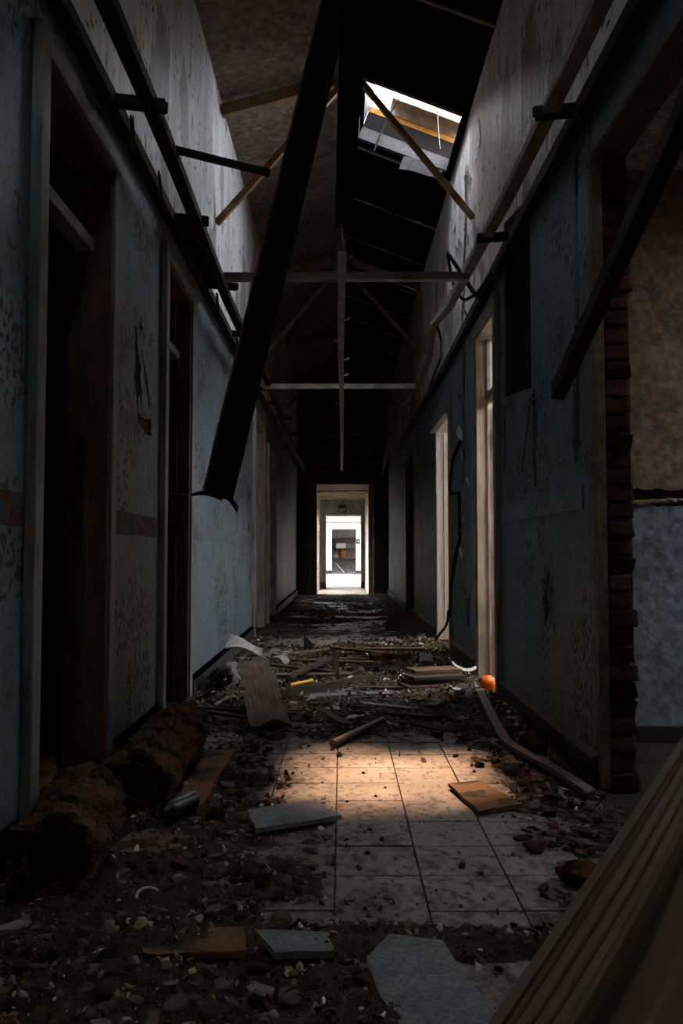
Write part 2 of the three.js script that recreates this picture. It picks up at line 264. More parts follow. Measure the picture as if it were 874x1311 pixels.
{
  mesh('masonry', sideWall(XR + 0.016, TR - 0.016, -2.6, 19.2, -0.1, 4.78, doorsR), M.core, wallR);
  const low = [
    jag([[4.67, 1.94], [5.43, 2.03], [5.43, 2.945], [4.67, 2.945]], 0.004, 11, 4),
    jag([[4.60, 1.93], [4.655, 1.90], [4.64, 1.70], [4.66, 1.52], [4.625, 1.36], [4.565, 1.36], [4.58, 1.6], [4.53, 1.75], [4.57, 1.81]], 0.014, 13, 3),
    jag([[5.42, 1.96], [5.46, 1.96], [5.47, 1.7], [5.44, 1.52], [5.41, 1.6]], 0.01, 15, 3),
    jag([[3.70, 2.86], [3.75, 2.86], [3.755, 2.47], [3.80, 2.1], [3.82, 1.83], [3.86, 1.52], [3.80, 1.40], [3.74, 1.48], [3.73, 1.73], [3.72, 2.2]], 0.016, 17, 3),
    jag([[4.30, 0.88], [4.36, 0.87], [4.35, 0.79], [4.45, 0.72], [4.42, 0.60], [4.36, 0.66], [4.31, 0.70]], 0.02, 19, 3),
    jag([[7.18, 2.9], [7.3, 2.92], [7.28, 2.6], [7.36, 2.3], [7.3, 1.95], [7.4, 1.6], [7.3, 1.58], [7.2, 1.95], [7.24, 2.3], [7.16, 2.6]], 0.03, 21, 4),
    jag([[7.0, 0.62], [7.2, 0.6], [7.24, 0.45], [7.15, 0.3], [7.05, 0.35]], 0.04, 23, 3),
  ];
  const high = [jag([[4.67, 2.955], [5.43, 2.955], [5.40, 3.2], [4.95, 3.12], [4.67, 3.02]], 0.004, 25, 3), jag([[7.0, 4.3], [7.1, 4.32], [7.12, 3.9], [7.3, 3.5], [7.38, 3.0], [7.26, 2.98], [7.16, 3.4], [7.02, 3.8]], 0.05, 27, 4)];
  mesh('painted_plaster', sideWall(XR, 0.016, -2.6, 19.2, -0.1, CEIL, doorsR, low), M.paintTeal, wallR);
  mesh('limewashed_plaster', sideWall(XR, 0.016, -2.6, 19.2, CEIL, 4.78, [], high), M.lime, wallR);
  box('dark_cavity_sheet', XR + 0.012, XR + 0.018, 1.9, 3.25, 4.64, 5.42, M.cavityShade, wallR).userData.label = 'black sheet painted as the dark cavity behind the missing strip of wallboard';  // shade of the open wall cavity, put into the colour of a sheet
  for (const [a, b] of [[3.68, 5.56]]) box('dado_board', XR - 0.012, XR, 1.19, 1.30, a, b, M.dado, wallR, 0.003);
  // plaster return and brickwork on the end of the wall by the wide opening
  box('plaster_return', XR, XR + 0.045, 0, 2.735, 3.5, 3.56, M.roomTan, wallR, 0.004);
  const r = rng(31); let y = 0.0;
  for (let k = 0; y < 2.66; k++) { const h = 0.065, hw = 0.098 + 0.022 * r(), g = roughen(new RoundedBoxGeometry(hw, h, 0.1, 2, 0.008), 0.026, 22, k + 3); mesh('brick', g, brickMats[Math.floor(r() * 4)], wallR, V(XR + 0.045 + hw / 2 + (r() - 0.5) * 0.006, y + h / 2, 3.55 + (r() - 0.5) * 0.022)); y += h + 0.011; }
}
function skirting(g, x, n, a, b) {
  box('skirting_board', x, x + n * 0.028, -0.01, 0.118, a, b, M.skirt, g, 0.006);
  const s = new THREE.Shape([[0, 0], [0.034, 0], [0.034, 0.006], [0, 0.024]].map((p) => new THREE.Vector2(...p))), e = new THREE.ExtrudeGeometry(s, { depth: b - a, bevelEnabled: false });
  e.scale(n, 1, -1); metreUV(e); mesh('skirting_cap', e, M.skirtTop, g, V(x, 0.118, a)).userData.label = 'brown capping ledge';
}
const baseL = struct('baseboard_left', 'black skirting board along the left wall'), baseR = struct('baseboard_right', 'black skirting board with brown ledge along the right wall');
for (const [a, b] of [[-2.5, 2.67], [3.72, 4.65], [5.68, 9.5], [13, 19]]) skirting(baseL, XL, 1, a, b);
for (const [a, b] of [[3.52, 5.57], [6.68, 8.06], [9.48, 12.5], [13.7, 19]]) skirting(baseR, XR, -1, a, b);

// roof slopes over the corridor, with the hole of the skylight
const RIDGE = 5.14, SLR = 0.385, SLL = 0.23, yR = (x) => RIDGE - SLR * x, yLf = (x) => RIDGE + SLL * x;
const ceiling = struct('ceiling', 'dark sloping ceiling under the gable roof');
{
  const aR = Math.atan(SLR), cR = Math.cos(aR), aL = Math.atan(SLL), cL = Math.cos(aL);
  const right = extruded([[-2.7, 0], [19.4, 0], [19.4, 1.5 / cR], [-2.7, 1.5 / cR]], 0.1, [[[6.85, 0.18 / cR], [7.83, 0.18 / cR], [7.83, 1.04 / cR], [6.85, 1.04 / cR]]]);
  right.applyMatrix4(new THREE.Matrix4().makeBasis(new THREE.Vector3(0, 0, -1), new THREE.Vector3(cR, -Math.sin(aR), 0), new THREE.Vector3(Math.sin(aR), cR, 0)));
  mesh('right_slope', right, M.ceiling, ceiling, V(0, RIDGE, 0)).name = 'ceiling_slope';
  const left = extruded([[-2.7, 0], [19.4, 0], [19.4, 1.5 / cL], [-2.7, 1.5 / cL]], 0.1, [[[0.25, 0.25], [0.8, 0.25], [0.8, 0.75], [0.25, 0.75]]]);   // opening added out of view to light the foreground floor
  left.applyMatrix4(new THREE.Matrix4().makeBasis(new THREE.Vector3(0, 0, -1), new THREE.Vector3(-cL, -Math.sin(aL), 0), new THREE.Vector3(-Math.sin(aL), cL, 0)));
  mesh('ceiling_slope', left, M.ceiling, ceiling, V(0, RIDGE, 0));
  box('ridge_cap', -0.15, 0.15, RIDGE + 0.04, RIDGE + 0.16, -2.7, 19.4, M.ceiling, ceiling);
  for (let d = 3.2; d < 19; d += 1.22) { if (d > 6.7 && d < 7.9) continue; timber('cover_strip', V(0.03, yR(0.03) - 0.006, d), V(XR, yR(XR) - 0.006, d), 0.04, 0.012, M.ceiling, ceiling, { up: new THREE.Vector3(SLR, 1, 0).normalize(), seed: d * 10 }); timber('cover_strip', V(-0.03, yLf(-0.03) - 0.006, d), V(XL, yLf(XL) - 0.006, d), 0.04, 0.012, M.ceiling, ceiling, { up: new THREE.Vector3(-SLL, 1, 0).normalize(), seed: d * 10 + 1 }); }
}
// ends
const wallEnd = struct('wall_end', 'dark end wall with the opening to the far passage');
mesh('masonry', crossWall(19, 0.2, [[-1.3, -0.1], [-0.73, -0.1], [-0.73, 2.56], [0.74, 2.56], [0.74, -0.1], [1.3, -0.1], [1.3, 5.2], [-1.3, 5.2]]), M.ceiling, wallEnd);
const wallBack = struct('wall_back', 'wall behind the viewer');
mesh('masonry', crossWall(-2.7, 0.2, [[-4.5, -0.1], [4.7, -0.1], [4.7, 3.2], [1.3, 3.2], [1.3, 5.2], [-1.3, 5.2], [-1.3, 3.2], [-4.5, 3.2]]), M.paint, wallBack);

// ------------------------------------------------------------------ side rooms
const wallOL = struct('wall_outer_left', 'outer wall of the left rooms'); mesh('masonry', sideWall(-4.5, 0.2, -2.7, 19.2, -0.1, 3.3), M.roomTan, wallOL);
const wallOR = struct('wall_outer_right', 'outer wall of the right rooms'); mesh('masonry', sideWall(4.5, 0.2, -2.7, 19.2, -0.1, 3.3, [], []), M.roomCream, wallOR);
const parts = struct('wall_partition', 'partition walls between the side rooms');
for (const [d, x0, x1, m] of [[4.1, -4.4, XL - TL, M.roomTan], [8.2, -4.4, XL - TL, M.roomTan], [14, -4.4, XL - TL, M.roomTan], [7.2, XR + TR, 4.6, M.roomCream], [11, XR + TR, 4.6, M.roomCream], [14.5, XR + TR, 4.6, M.roomCream]]) box('partition', x0, x1, -0.1, 3.25, d, d + 0.1, m, parts);
const ceilRooms = struct('ceiling_rooms', 'flat ceilings over the side rooms, with unseen holes lighting the right rooms');
box('ceiling_board', -4.5, XL - 0.05, 3.1, 3.3, -2.7, 19.2, M.roomTan, ceilRooms);
{ const g = extruded([[-2.7, 0], [19.2, 0], [19.2, 3.65], [-2.7, 3.65]], 0.2, [[[5.1, 0.9], [7.0, 0.9], [7.0, 3.0], [5.1, 3.0]], [[8.3, 1.3], [10.7, 1.3], [10.7, 3.0], [8.3, 3.0]], [[3.1, 1.9], [4.0, 1.9], [4.0, 2.75], [3.1, 2.75]]]); g.applyMatrix4(new THREE.Matrix4().makeBasis(new THREE.Vector3(0, 0, -1), new THREE.Vector3(1, 0, 0), new THREE.Vector3(0, -1, 0))); mesh('ceiling_board', g, M.roomCream, ceilRooms, V(XR + 0.05, 3.3, 0)); }  // holes out of view, placed to light the right rooms and their doorways
// the cross wall seen through the wide opening on the right
const wallRoom = struct('wall_room', 'cross wall of the right room, tan above and blue below a broken channel');
{
  box('masonry', XR + TR, 4.6, -0.1, 3.25, 4.45, 4.6, M.core, wallRoom);
  const edge = (y, s) => { const r = rng(s), a = []; for (let x = XR + TR; x < 4.5; x += 0.035) a.push([x, y + (r() - 0.5) * 0.022]); return a; };
  const up = edge(1.335, 41), lo = edge(1.248, 43);
  mesh('tan_plaster', crossWall(4.42, 0.03, [...up, [4.5, 3.2], [XR + TR, 3.2]]), M.roomTan, wallRoom);
  mesh('blue_plaster', crossWall(4.42, 0.03, [[4.5, -0.02], [XR + TR, -0.02], ...lo].reverse()), M.roomBlue, wallRoom);
  box('skirting_board', XR + TR, 4.5, -0.01, 0.075, 4.395, 4.42, M.skirt, wallRoom, 0.004);
  const r = rng(47); for (let k = 0; k < 9; k++) { const g = roughen(new THREE.IcosahedronGeometry(0.016 + r() * 0.014, 1), 0.016, 30, k); g.scale(1.5, 0.7, 0.8); mesh('plaster_lump', g, M.roomTan, wallRoom, V(1.5 + k * 0.045 + r() * 0.02, 1.262 + r() * 0.015, 4.425)); }
}

// ------------------------------------------------------------------ door frames
let doorNo = 0;
function doorway(side, d0, d1, top, label, o = {}) {
  const f = side < 0 ? XL : XR, n = -side, th = side < 0 ? TL : TR, g = struct(`door_${++doorNo}`, label, V(f, 0, (d0 + d1) / 2));
  const lin = o.lining ?? M.frameBrown, arc = o.arch ?? M.frameGrey, X0 = f + n * 0.004, X1 = f - n * (th + 0.012);
  box('jamb', X0, X1, 0, top, d0, d0 + 0.03, lin, g, 0.004, true); box('jamb', X0, X1, 0, top, d1 - 0.03, d1, o.farLining ?? lin, g, 0.004, true);
  box('head', X0, X1, top - 0.03, top, d0, d1, lin, g, 0.004);
  const w = 0.07, pr = o.proud ?? 0.04;
  box('architrave', f, f + n * pr, 0, top + w - 0.01, d0 - w, d0 + 0.008, arc, g, 0.006, true); box('architrave', f, f + n * pr * 0.5, 0, top + w - 0.01, d1 - 0.008, d1 + w, arc, g, 0.006, true);
  box('architrave', f, f + n * pr * 0.7, top - 0.008, top + w, d0 - w + 0.01, d1 + w - 0.01, arc, g, 0.006);
  box('door_stop', f - n * 0.08, f - n * 0.1, 0, top - 0.03, d1 - 0.045, d1 - 0.03, o.farLining ?? lin, g, 0.003, true);
  if (o.transom !== undefined) box('transom_bar', f - n * 0.07, f - n * 0.14, o.transom - 0.03, o.transom + 0.03, d0 + 0.03, d1 - 0.03, o.bar ?? arc, g, 0.006);
  return g;
}
const d1 = doorway(-1, 2.75, 3.65, 2.735, 'brown-lined doorway without a door beside the fallen rolls', { transom: 2.37 });
box('strike_plate', XL - 0.10, XL - 0.13, 1.24, 1.50, 3.605, 3.622, M.black, d1, 0.002); box('keyhole_plate', XL - 0.09, XL - 0.13, 1.06, 1.14, 3.612, 3.622, M.black, d1, 0.006);
{ // the room behind: panelled dado rail and a hanging shutter
  const rm = struct('trim_1', 'wooden rails on the wall of the dark left room');
  for (const [y, h] of [[1.21, 0.08], [1.72, 0.025], [2.4, 0.05]]) box('rail', -4.4, XL - TL, y, y + h, 4.06, 4.1, M.roomTan, rm, 0.004);
  const sh = box('hanging_shutter', -1.42, -1.30, 1.3, 3.1, 3.86, 3.89, M.roomTan, scene, 0.006, true); tag(sh, 'narrow brown shutter panel hanging in the dark left room', 'shutter');
}
const d2 = doorway(-1, 4.72, 5.6, 2.735, 'narrow brown doorway with broken transom light', { transom: 2.34 });
{ const gl = extruded([[0, 0], [0.10, 0.02], [0.06, 0.16], [0.09, 0.3], [0, 0.33]], 0.004); mesh('glass_shard', gl.rotateY(Math.PI / 2), M.glass, d2, new THREE.Vector3(-0.1, 2.375, -0.4)); box('glazing_bar', XL - 0.09, XL - 0.12, 2.36, 2.71, 5.50, 5.53, M.frameBrown, d2, 0.004); }
doorway(-1, 9.6, 10.95, 2.62, 'mauve-grey doorway with a low transom in the left wall', { transom: 2.2, lining: M.frameMauve, arch: M.frameMauve });
doorway(-1, 11.45, 12.9, 2.45, 'mauve-grey doorway next to the dark passage wall', { transom: 2.1, lining: M.frameMauve, arch: M.frameMauve });
const d5 = doorway(1, 5.66, 6.6, 2.735, 'cream-lined doorway with glowing light behind it', { transom: 2.24, lining: M.frameCream, farLining: M.frameCream });
{ // the door stands open against the far side
  const leaf = box('door_leaf', XR + TR + 0.02, XR + TR + 0.82, 0.02, 2.19, 6.52, 6.56, M.frameCream, d5, 0.006, true);
  for (const y of [0.3, 1.9]) box('hinge', XR + TR - 0.01, XR + TR + 0.03, y, y + 0.1, 6.505, 6.525, M.metal, d5, 0.004);
  box('sash', XR + 0.07, XR + 0.1, 2.28, 2.70, 6.50, 6.54, M.frameGrey, d5, 0.004); box('sash', XR + 0.07, XR + 0.1, 2.28, 2.70, 5.70, 5.74, M.frameGrey, d5, 0.004);
}
const d6 = doorway(1, 8.15, 9.4, 2.4, 'whitish bright-lit doorway with heavy head beside the hanging black cable', { lining: M.white, farLining: M.white, proud: 0.03 });
box('door_head_block', XR, XR - 0.07, 2.37, 2.53, 8.06, 9.5, M.frameGrey, d6, 0.008); box('door_leaf', XR + TR + 0.02, XR + TR + 0.85, 0.02, 2.33, 9.32, 9.36, M.frameCream, d6, 0.006, true);
doorway(1, 12.6, 13.6, 2.4, 'closed dark doorway far along the right wall', { arch: M.darkRail });
box('door_leaf', XR + 0.07, XR + 0.11, 0.02, 2.36, 12.63, 13.57, M.darkRail, scene.getObjectByName('door_7'), 0.006, true);

// ------------------------------------------------------------------ skylight
const win = struct('window_1', 'broken rusty skylight frame in the right roof slope', V(0.61, yR(0.61), 7.34)); win.rotation.z = -Math.atan(SLR);
{
  const W = 0.465, D = 0.49, lb = (n, x0, x1, y0, y1, z0, z1, m, r = 0.004) => { const g = new RoundedBoxGeometry(x1 - x0, y1 - y0, z1 - z0, 1, Math.min(r, (x1 - x0) * 0.4, (y1 - y0) * 0.4, (z1 - z0) * 0.4)); metreUV(g); return mesh(n, g, m, win, new THREE.Vector3((x0 + x1) / 2, (y0 + y1) / 2, (z0 + z1) / 2)); };
  const greyPaint = mat([0.07, 0.067, 0.073], 0.75, { map: scaled(T.grain, 1.5, 1.5) }), rusty = mat([0.30, 0.13, 0.025], 0.8, { map: scaled(T.grain, 2, 2) });
  lb('curb_board', -W, W, -0.05, 0.07, -D - 0.02, -D + 0.03, greyPaint); lb('curb_board', -W, W, 0.07, 0.24, -D - 0.03, -D + 0.005, M.nearBlack); lb('flashing', -W, W, 0.24, 0.30, -D - 0.03, -D + 0.01, rusty).userData.label = 'orange rusted flashing';
  lb('curb_board', -W, W, -0.02, 0.5, D - 0.02, D + 0.03, greyPaint); lb('curb_board', -W - 0.03, -W, -0.05, 0.4, -D, D, greyPaint); lb('curb_board', W - 0.01, W + 0.03, -0.05, 0.10, -D, D, M.nearBlack);  // near and left curbs made tall to shade far corridor and right wall
  const r = rng(61);
  const roll = sheetGeo((u, v) => { const a = lerp(0.2, 3.4, u); return new THREE.Vector3(lerp(-0.28, 0.5, v), 0.31 + 0.09 * Math.sin(a) + 0.01 * vnoise(v * 9, u * 4, 3), -D + 0.12 + 0.11 * Math.cos(a)); }, 16, 14, 0.004);
  mesh('curled_sheet', roll, mat([0.22, 0.16, 0.11], 0.5, { transmission: 0.3, thickness: 0, map: scaled(T.grain, 2, 2) }), win).userData.label = 'curled translucent roofing sheet';
  mesh('hanging_wire', tube([[-0.2, 0.3, -0.2], [-0.22, 0.33, -0.3], [-0.26, 0.1, -0.42], [-0.27, -0.12, -0.46]].map((p) => new THREE.Vector3(...p)), 0.008), M.black, win);
  mesh('hanging_wire', tube([[0.18, 0.3, 0.3], [0.2, 0.2, 0.1], [0.27, 0.1, -0.1], [0.33, 0.05, -0.3]].map((p) => new THREE.Vector3(...p)), 0.006), M.metal, win);
  const fl = sheetGeo((u, v) => new THREE.Vector3(lerp(0.02, 0.42, u), -0.06 - 0.13 * v * (1 - 0.5 * u), -D + 0.03 - 0.02 * v + 0.02 * Math.sin(u * 6)), 8, 4, 0.004); mesh('torn_lining', fl, greyPaint, win);
}

// ------------------------------------------------------------------ passage and rooms beyond the end wall
const wallFarL = struct('wall_far_left', 'left wall of the far passage'), wallFarR = struct('wall_far_right', 'right wall of the far passage'), wallFar2 = struct('wall_far_middle', 'pale cross wall with the second doorway'), wallFar3 = struct('wall_far_last', 'bright white cross wall with the last doorway'), wallFar4 = struct('wall_shelves', 'back wall of the shelf room');
mesh('plaster', sideWall(-0.75, 0.17, 19.2, 22.5, -0.1, 2.9, [[19.6, 21.3, 2.0]]), M.roomCream, wallFarL); mesh('plaster', sideWall(0.63, 0.17, 19.2, 22.5, -0.1, 2.9), M.roomCream, wallFarR);
box('return_plaster', -0.75, -0.58, -0.1, 2.9, 19.18, 19.24, M.roomTan, wallFarL);
mesh('plaster', crossWall(22.4, 0.15, [[-4.5, -0.1], [-0.42, -0.1], [-0.42, 1.97], [0.53, 1.97], [0.53, -0.1], [4.5, -0.1], [4.5, 3.3], [-4.5, 3.3]]), mat([0.42, 0.44, 0.45], 0.8, { map: scaled(T.grain, 0.6, 0.6) }), wallFar2);
for (const [a, b] of [[-1.5, -0.44], [0.66, 1.5]]) box('skirting_board', a, b, 0, 0.14, 37.37, 37.4, M.skirt, wallFar3); box('picture_rail', -4.4, 4.4, 2.3, 2.36, 37.36, 37.4, M.frameCream, wallFar3);
for (const [a, b] of [[-0.58, -0.42], [0.53, 0.63]]) box('skirting_board', a, b, 0, 0.17, 22.37, 22.4, M.skirt, wallFar2);
box('architrave', -0.46, -0.42, 0, 2.0, 22.37, 22.56, M.frameCream, wallFar2, 0.004, true); box('architrave', 0.53, 0.57, 0, 2.0, 22.37, 22.56, M.frameCream, wallFar2, 0.004, true); box('architrave', -0.46, 0.57, 1.97, 2.02, 22.37, 22.56, M.frameCream, wallFar2, 0.004);
mesh('plaster', crossWall(37.4, 0.2, [[-4.5, -0.1], [-0.44, -0.1], [-0.44, 2.02], [0.66, 2.02], [0.66, -0.1], [4.5, -0.1], [4.5, 3.3], [-4.5, 3.3]]), M.white, wallFar3);
const bright = struct('wall_bright_room', 'side walls of the bright far room'); box('wall_panel', -4.6, -4.4, -0.1, 3.3, 22.4, 44, M.roomBlue, bright); box('wall_panel', 4.4, 4.6, -0.1, 3.3, 22.4, 44, M.roomBlue, bright);
mesh('plaster', crossWall(42.5, 0.2, [[-4.5, -0.1], [4.5, -0.1], [4.5, 3.3], [-4.5, 3.3]]), mat([0.42, 0.41, 0.40], 0.8, { map: scaled(T.grain, 0.4, 0.4) }), wallFar4);
const brightFloor = struct('floor_bright_room', 'pale dusty floor of the bright far room'); box('screed', -4.4, 4.4, -0.013, 0.0, 22.5, 42.5, M.concrete, brightFloor);
const passFloor = struct('floor_passage', 'dusty floor of the far passage'); box('screed', -0.58, 0.63, -0.013, -0.002, 19.0, 22.5, M.roomTan, passFloor);
const ceilFar = struct('ceiling_passage', 'open joists over the far passage');
box('ceiling_board', -0.9, 0.9, 2.56, 2.9, 19.2, 22.5, M.ceiling, ceilFar); for (let k = 0; k < 5; k++) box('joist', -0.58, 0.63, 2.42, 2.46, 19.6 + k * 0.66, 19.72 + k * 0.66, M.frameCream, ceilFar); { const g = extruded([[-4.6, 37.4], [4.6, 37.4], [4.6, 42.7], [-4.6, 42.7]], 0.1, [[[1.6, 39], [2.6, 39], [2.6, 40.5], [1.6, 40.5]]]); g.rotateX(-Math.PI / 2); mesh('ceiling_board', g, M.white, ceilFar, V(0, 3.25, 0)); } { const g = extruded([[-4.6, 22.4], [4.6, 22.4], [4.6, 37.5], [-4.6, 37.5]], 0.1, [[[-1.4, 26], [1.5, 26], [1.5, 34.8], [-1.4, 34.8]]]); g.rotateX(-Math.PI / 2); mesh('ceiling_board', g, M.white, ceilFar, V(0, 3.25, 0)); }  // far room roofs are out of view, their holes placed to brighten the rooms
{ const s = group('sign_box', V(0.02, 2.07, 22.36), 'small dark framed sign box above the second far doorway', 'sign'); box('casing', -0.09, 0.13, 2.06, 2.26, 22.34, 22.395, M.black, s, 0.004); box('face', -0.065, 0.105, 2.085, 2.19, 22.335, 22.342, M.roomBlue, s); }
{ const s = group('wall_switch', V(0.75, 1.45, 37.38), 'small black switch box on the bright white wall', 'switch'); box('casing', 0.68, 0.84, 1.36, 1.56, 37.34, 37.395, M.black, s, 0.01); box('rocker', 0.73, 0.79, 1.42, 1.5, 37.335, 37.345, M.white, s); }
{
  for (const [k, y] of [[0, 0.62], [1, 1.12], [2, 1.66]]) { const s = box('wall_shelf', -1.0, 1.2, y, y + 0.04, 42.1, 42.5, M.frameBrown, scene, 0.006); tag(s, ['lowest brown shelf in the far room behind the doorways', 'middle brown shelf in the far room, carrying a white box', 'topmost brown shelf in the far room'][k], 'shelf'); }
  tag(box('storage_box', -0.28, 0.22, 1.16, 1.42, 42.12, 42.45, M.white, scene, 0.02), 'white box on the middle shelf of the far room', 'box');
  const bk = mesh('rusty_bucket', new THREE.LatheGeometry([[0.001, 0], [0.15, 0], [0.2, 0.42], [0.185, 0.42], [0.14, 0.02], [0.001, 0.02]].map((p) => new THREE.Vector2(...p)), 20), mat([0.3, 0.13, 0.05], 0.9), scene, V(0.05, 0.66, 42.3)); tag(bk, 'rust-brown bucket on the lowest shelf of the far room', 'bucket');
  tag(box('cardboard_carton', -0.36, -0.2, 0.66, 0.84, 42.15, 42.4, M.frameCream, scene, 0.008), 'small tan carton on the lowest shelf of the far room', 'box');
  tag(timber('leaning_stick', V(-0.3, 0.45, 40.2), V(0.12, 0.015, 38.6), 0.03, 0.03, M.white, scene), 'thin pale stick propped up in the last doorway', 'stick');
}

// ------------------------------------------------------------------ old ceiling grid, rails and roof timbers
const up0 = new THREE.Vector3(0, 1, 0);
{
  // left wall: batten on the wall and an inner rail carried on brackets
  tag(mesh('wall_batten', sweepGeo([V(XL + 0.033, 2.95, 0.2), V(XL + 0.033, 2.965, 4), V(XL + 0.033, 2.935, 8), V(XL + 0.033, 2.95, 18.9)], 0.06, 0.06), M.darkRail, scene), 'dark timber batten fixed along the left wall below the limewash', 'batten');
  const rail = group('ceiling_rail', V(-0.85, 2.95, 6), 'dark sagging rail carried on brackets beside the left wall', 'rail'), at = (o) => { o.position.sub(rail.position); return o; };
  at(mesh('rail_bar', sweepGeo([[-0.83, 2.95, 0.2], [-0.835, 2.955, 3.4], [-0.84, 2.95, 4], [-0.865, 2.945, 5.4], [-0.86, 2.90, 6.1], [-0.86, 2.90, 7.1], [-0.87, 2.99, 8.6], [-0.86, 2.98, 9.8], [-0.86, 2.95, 10.9], [-0.86, 2.86, 12.2], [-0.86, 2.83, 14.5], [-0.86, 2.92, 18.9]].map((p) => V(...p)), 0.065, 0.055), M.darkRail, rail));
  for (const [d, x] of [[1.2, 0.04], [3.5, 0.05], [4.75, 0.03], [5.95, 0.05], [7.3, 0.02], [9.8, 0.1], [10.7, 0.12], [11.9, 0.1]]) at(timber('bracket', V(XL, 2.955, d - 0.04), V(-0.82 + x, 2.945, d), 0.05, 0.045, M.darkRail, scene, { seed: d * 7, jag: 0.02 })).name = 'bracket';
  for (const o of [...scene.children]) if (o.name === 'bracket') rail.add(o);
  for (const [d, l] of [[3.55, 0.16], [4.1, 0.12], [6.05, 0.2], [7.2, 0.15], [5.2, 0.1]]) { const o = timber('hanging_strip', V(-0.93, 2.93, d), V(-0.925, 2.93 - l, d + 0.02), 0.018, 0.006, M.darkRail, scene, { seed: d * 9, up: new THREE.Vector3(0, 0, 1), jag: 0.02 }); at(o).name = 'hanging_strip'; rail.add(o); }
  tag(timber('ceiling_board', V(-0.945, 2.99, 4.75), V(-0.95, 2.985, 6.0), 0.19, 0.014, M.darkRail, scene, { seed: 4, jag: 0.03 }), 'dark leftover ceiling board lying across the left rail and batten', 'board');
  // right wall
  tag(mesh('wall_batten', sweepGeo([V(XR - 0.033, 2.94, 0.2), V(XR - 0.033, 2.94, 4.6), V(XR - 0.033, 2.87, 8.2), V(XR - 0.033, 2.9, 18.9)], 0.06, 0.07), M.darkRail, scene), 'dark timber batten fixed along the right wall below the limewash', 'batten');
  const r2 = group('ceiling_rail', V(0.91, 2.95, 6), 'dark rail buckled into a wave beside the right wall', 'rail'), at2 = (o) => { o.position.sub(r2.position); return o; };
  at2(mesh('rail_bar', sweepGeo([[0.915, 2.95, 0.9], [0.92, 2.95, 3.5], [0.91, 2.95, 4.5], [0.89, 2.97, 5.4], [0.9, 3.02, 6.1], [0.9, 3.05, 6.76], [0.9, 3.22, 7.9], [0.905, 3.13, 8.2], [0.91, 3.0, 8.45], [0.9, 2.97, 9.4], [0.9, 3.08, 11.1], [0.9, 3.3, 13.0]].map((p) => V(...p)), 0.065, 0.05), M.greyRail, r2));
  at2(mesh('bent_strip', sweepGeo([[0.93, 3.2, 7.9], [0.98, 3.1, 8.0], [1.0, 2.95, 8.15], [0.99, 2.85, 9.2]].map((p) => V(...p)), 0.012, 0.04), M.darkRail, r2));
  for (const [pts, w] of [[[[0.86, 3.42, 6.55], [0.9, 3.25, 6.35], [0.95, 3.08, 6.2], [1.0, 2.9, 6.0], [1.03, 2.83, 5.85]], 0.035], [[[0.86, 3.41, 6.55], [0.9, 3.15, 6.5], [0.95, 2.98, 6.35], [0.98, 2.93, 6.15], [1.0, 2.9, 5.9], [1.04, 2.92, 5.4], [1.05, 2.94, 5.0]], 0.022]]) at2(mesh('loose_strap', sweepGeo(pts.map((p) => V(...p)), 0.012, w, 28), M.nearBlack, r2)).userData.label = 'black bent metal strap looped over the rail';
  for (const [d, x] of [[1.4, 0.86], [3.55, 0.86], [5.0, 0.84]]) { const o = timber('bracket', V(XR, 2.945, d - 0.03), V(x, 2.94, d), 0.05, 0.045, M.darkRail, scene, { seed: d * 11, jag: 0.02 }); at2(o).name = 'bracket'; r2.add(o); }
  for (const [d, y, l] of [[9.0, 2.98, 0.16], [9.5, 2.97, 0.18], [10.3, 3.0, 0.2], [11.0, 3.06, 0.2], [8.9, 3.0, 0.1]]) { const o = timber('hanging_strip', V(0.9, y, d), V(0.91, y - l, d + 0.01), 0.014, 0.006, M.greyRail, scene, { seed: d * 13, up: new THREE.Vector3(0, 0, 1), jag: 0.02 }); at2(o).name = 'hanging_strip'; r2.add(o); }
  tag(mesh('ceiling_rail', sweepGeo([[0.9, 3.3, 13.2], [0.89, 3.1, 15.6], [0.92, 2.83, 17.8], [0.93, 2.8, 18.9]].map((p) => V(...p)), 0.05, 0.05), M.darkRail, scene), 'straight thin dark rail sloping down to the end wall on the right', 'rail');
  const broken = timber('broken_rail', V(0.769, 1.565, 2.9), V(0.965, 2.92, 0.42), 0.062, 0.045, M.darkRail, scene, { seed: 15, jag: 0.006, up: new THREE.Vector3(1, 0, 0.15) }); tag(broken, 'dark broken rail hanging down at a slant before the wide right opening', 'rail');
  // crossbars and centre bar
  const bars = [[5.753, -0.857, 0.905, 0.055, M.greyRail, 'grey crossbar of the old ceiling grid nearest to the skylight'], [9.632, -0.93, 0.88, 0.055, M.greyRail, 'pale crossbar of the ceiling grid between the wooden struts and the buckled rail'], [13.588, -0.85, 0.87, 0.05, M.strut, 'thin brown crossbar of the ceiling grid deep in the dark corridor'], [17.9, -0.8, 0.92, 0.04, M.darkRail, 'faint dark crossbar of the ceiling grid above the end opening']];
  for (const [d, a, b, s, m, l] of bars) tag(timber('grid_crossbar', V(a, 2.95, d), V(b, 2.955, d), s, s, m, scene, { seed: d * 3, jag: 0.01 }), l, 'crossbar');
  tag(timber('ceiling_joist', V(0.08, 2.96, 0.6), V(0.012, 2.955, 4.72), 0.095, 0.12, M.nearBlack, scene, { seed: 21, jag: 0.02, wob: 0.006 }), 'black joist overhead along the middle, ending in a splintered tip', 'joist');
  tag(timber('wood_splinter_tip', V(0.0, 2.89, 4.66), V(0.012, 2.85, 4.92), 0.03, 0.012, M.strut, scene, { seed: 23, jag: 0.05, up: new THREE.Vector3(1, 0.3, 0) }), 'pale splintered wood torn loose at the black joist end', 'splinter');
  const cb = group('grid_centre_bar', V(0, 2.95, 11), 'long grey bar down the middle of the ceiling grid with bent clips', 'bar');
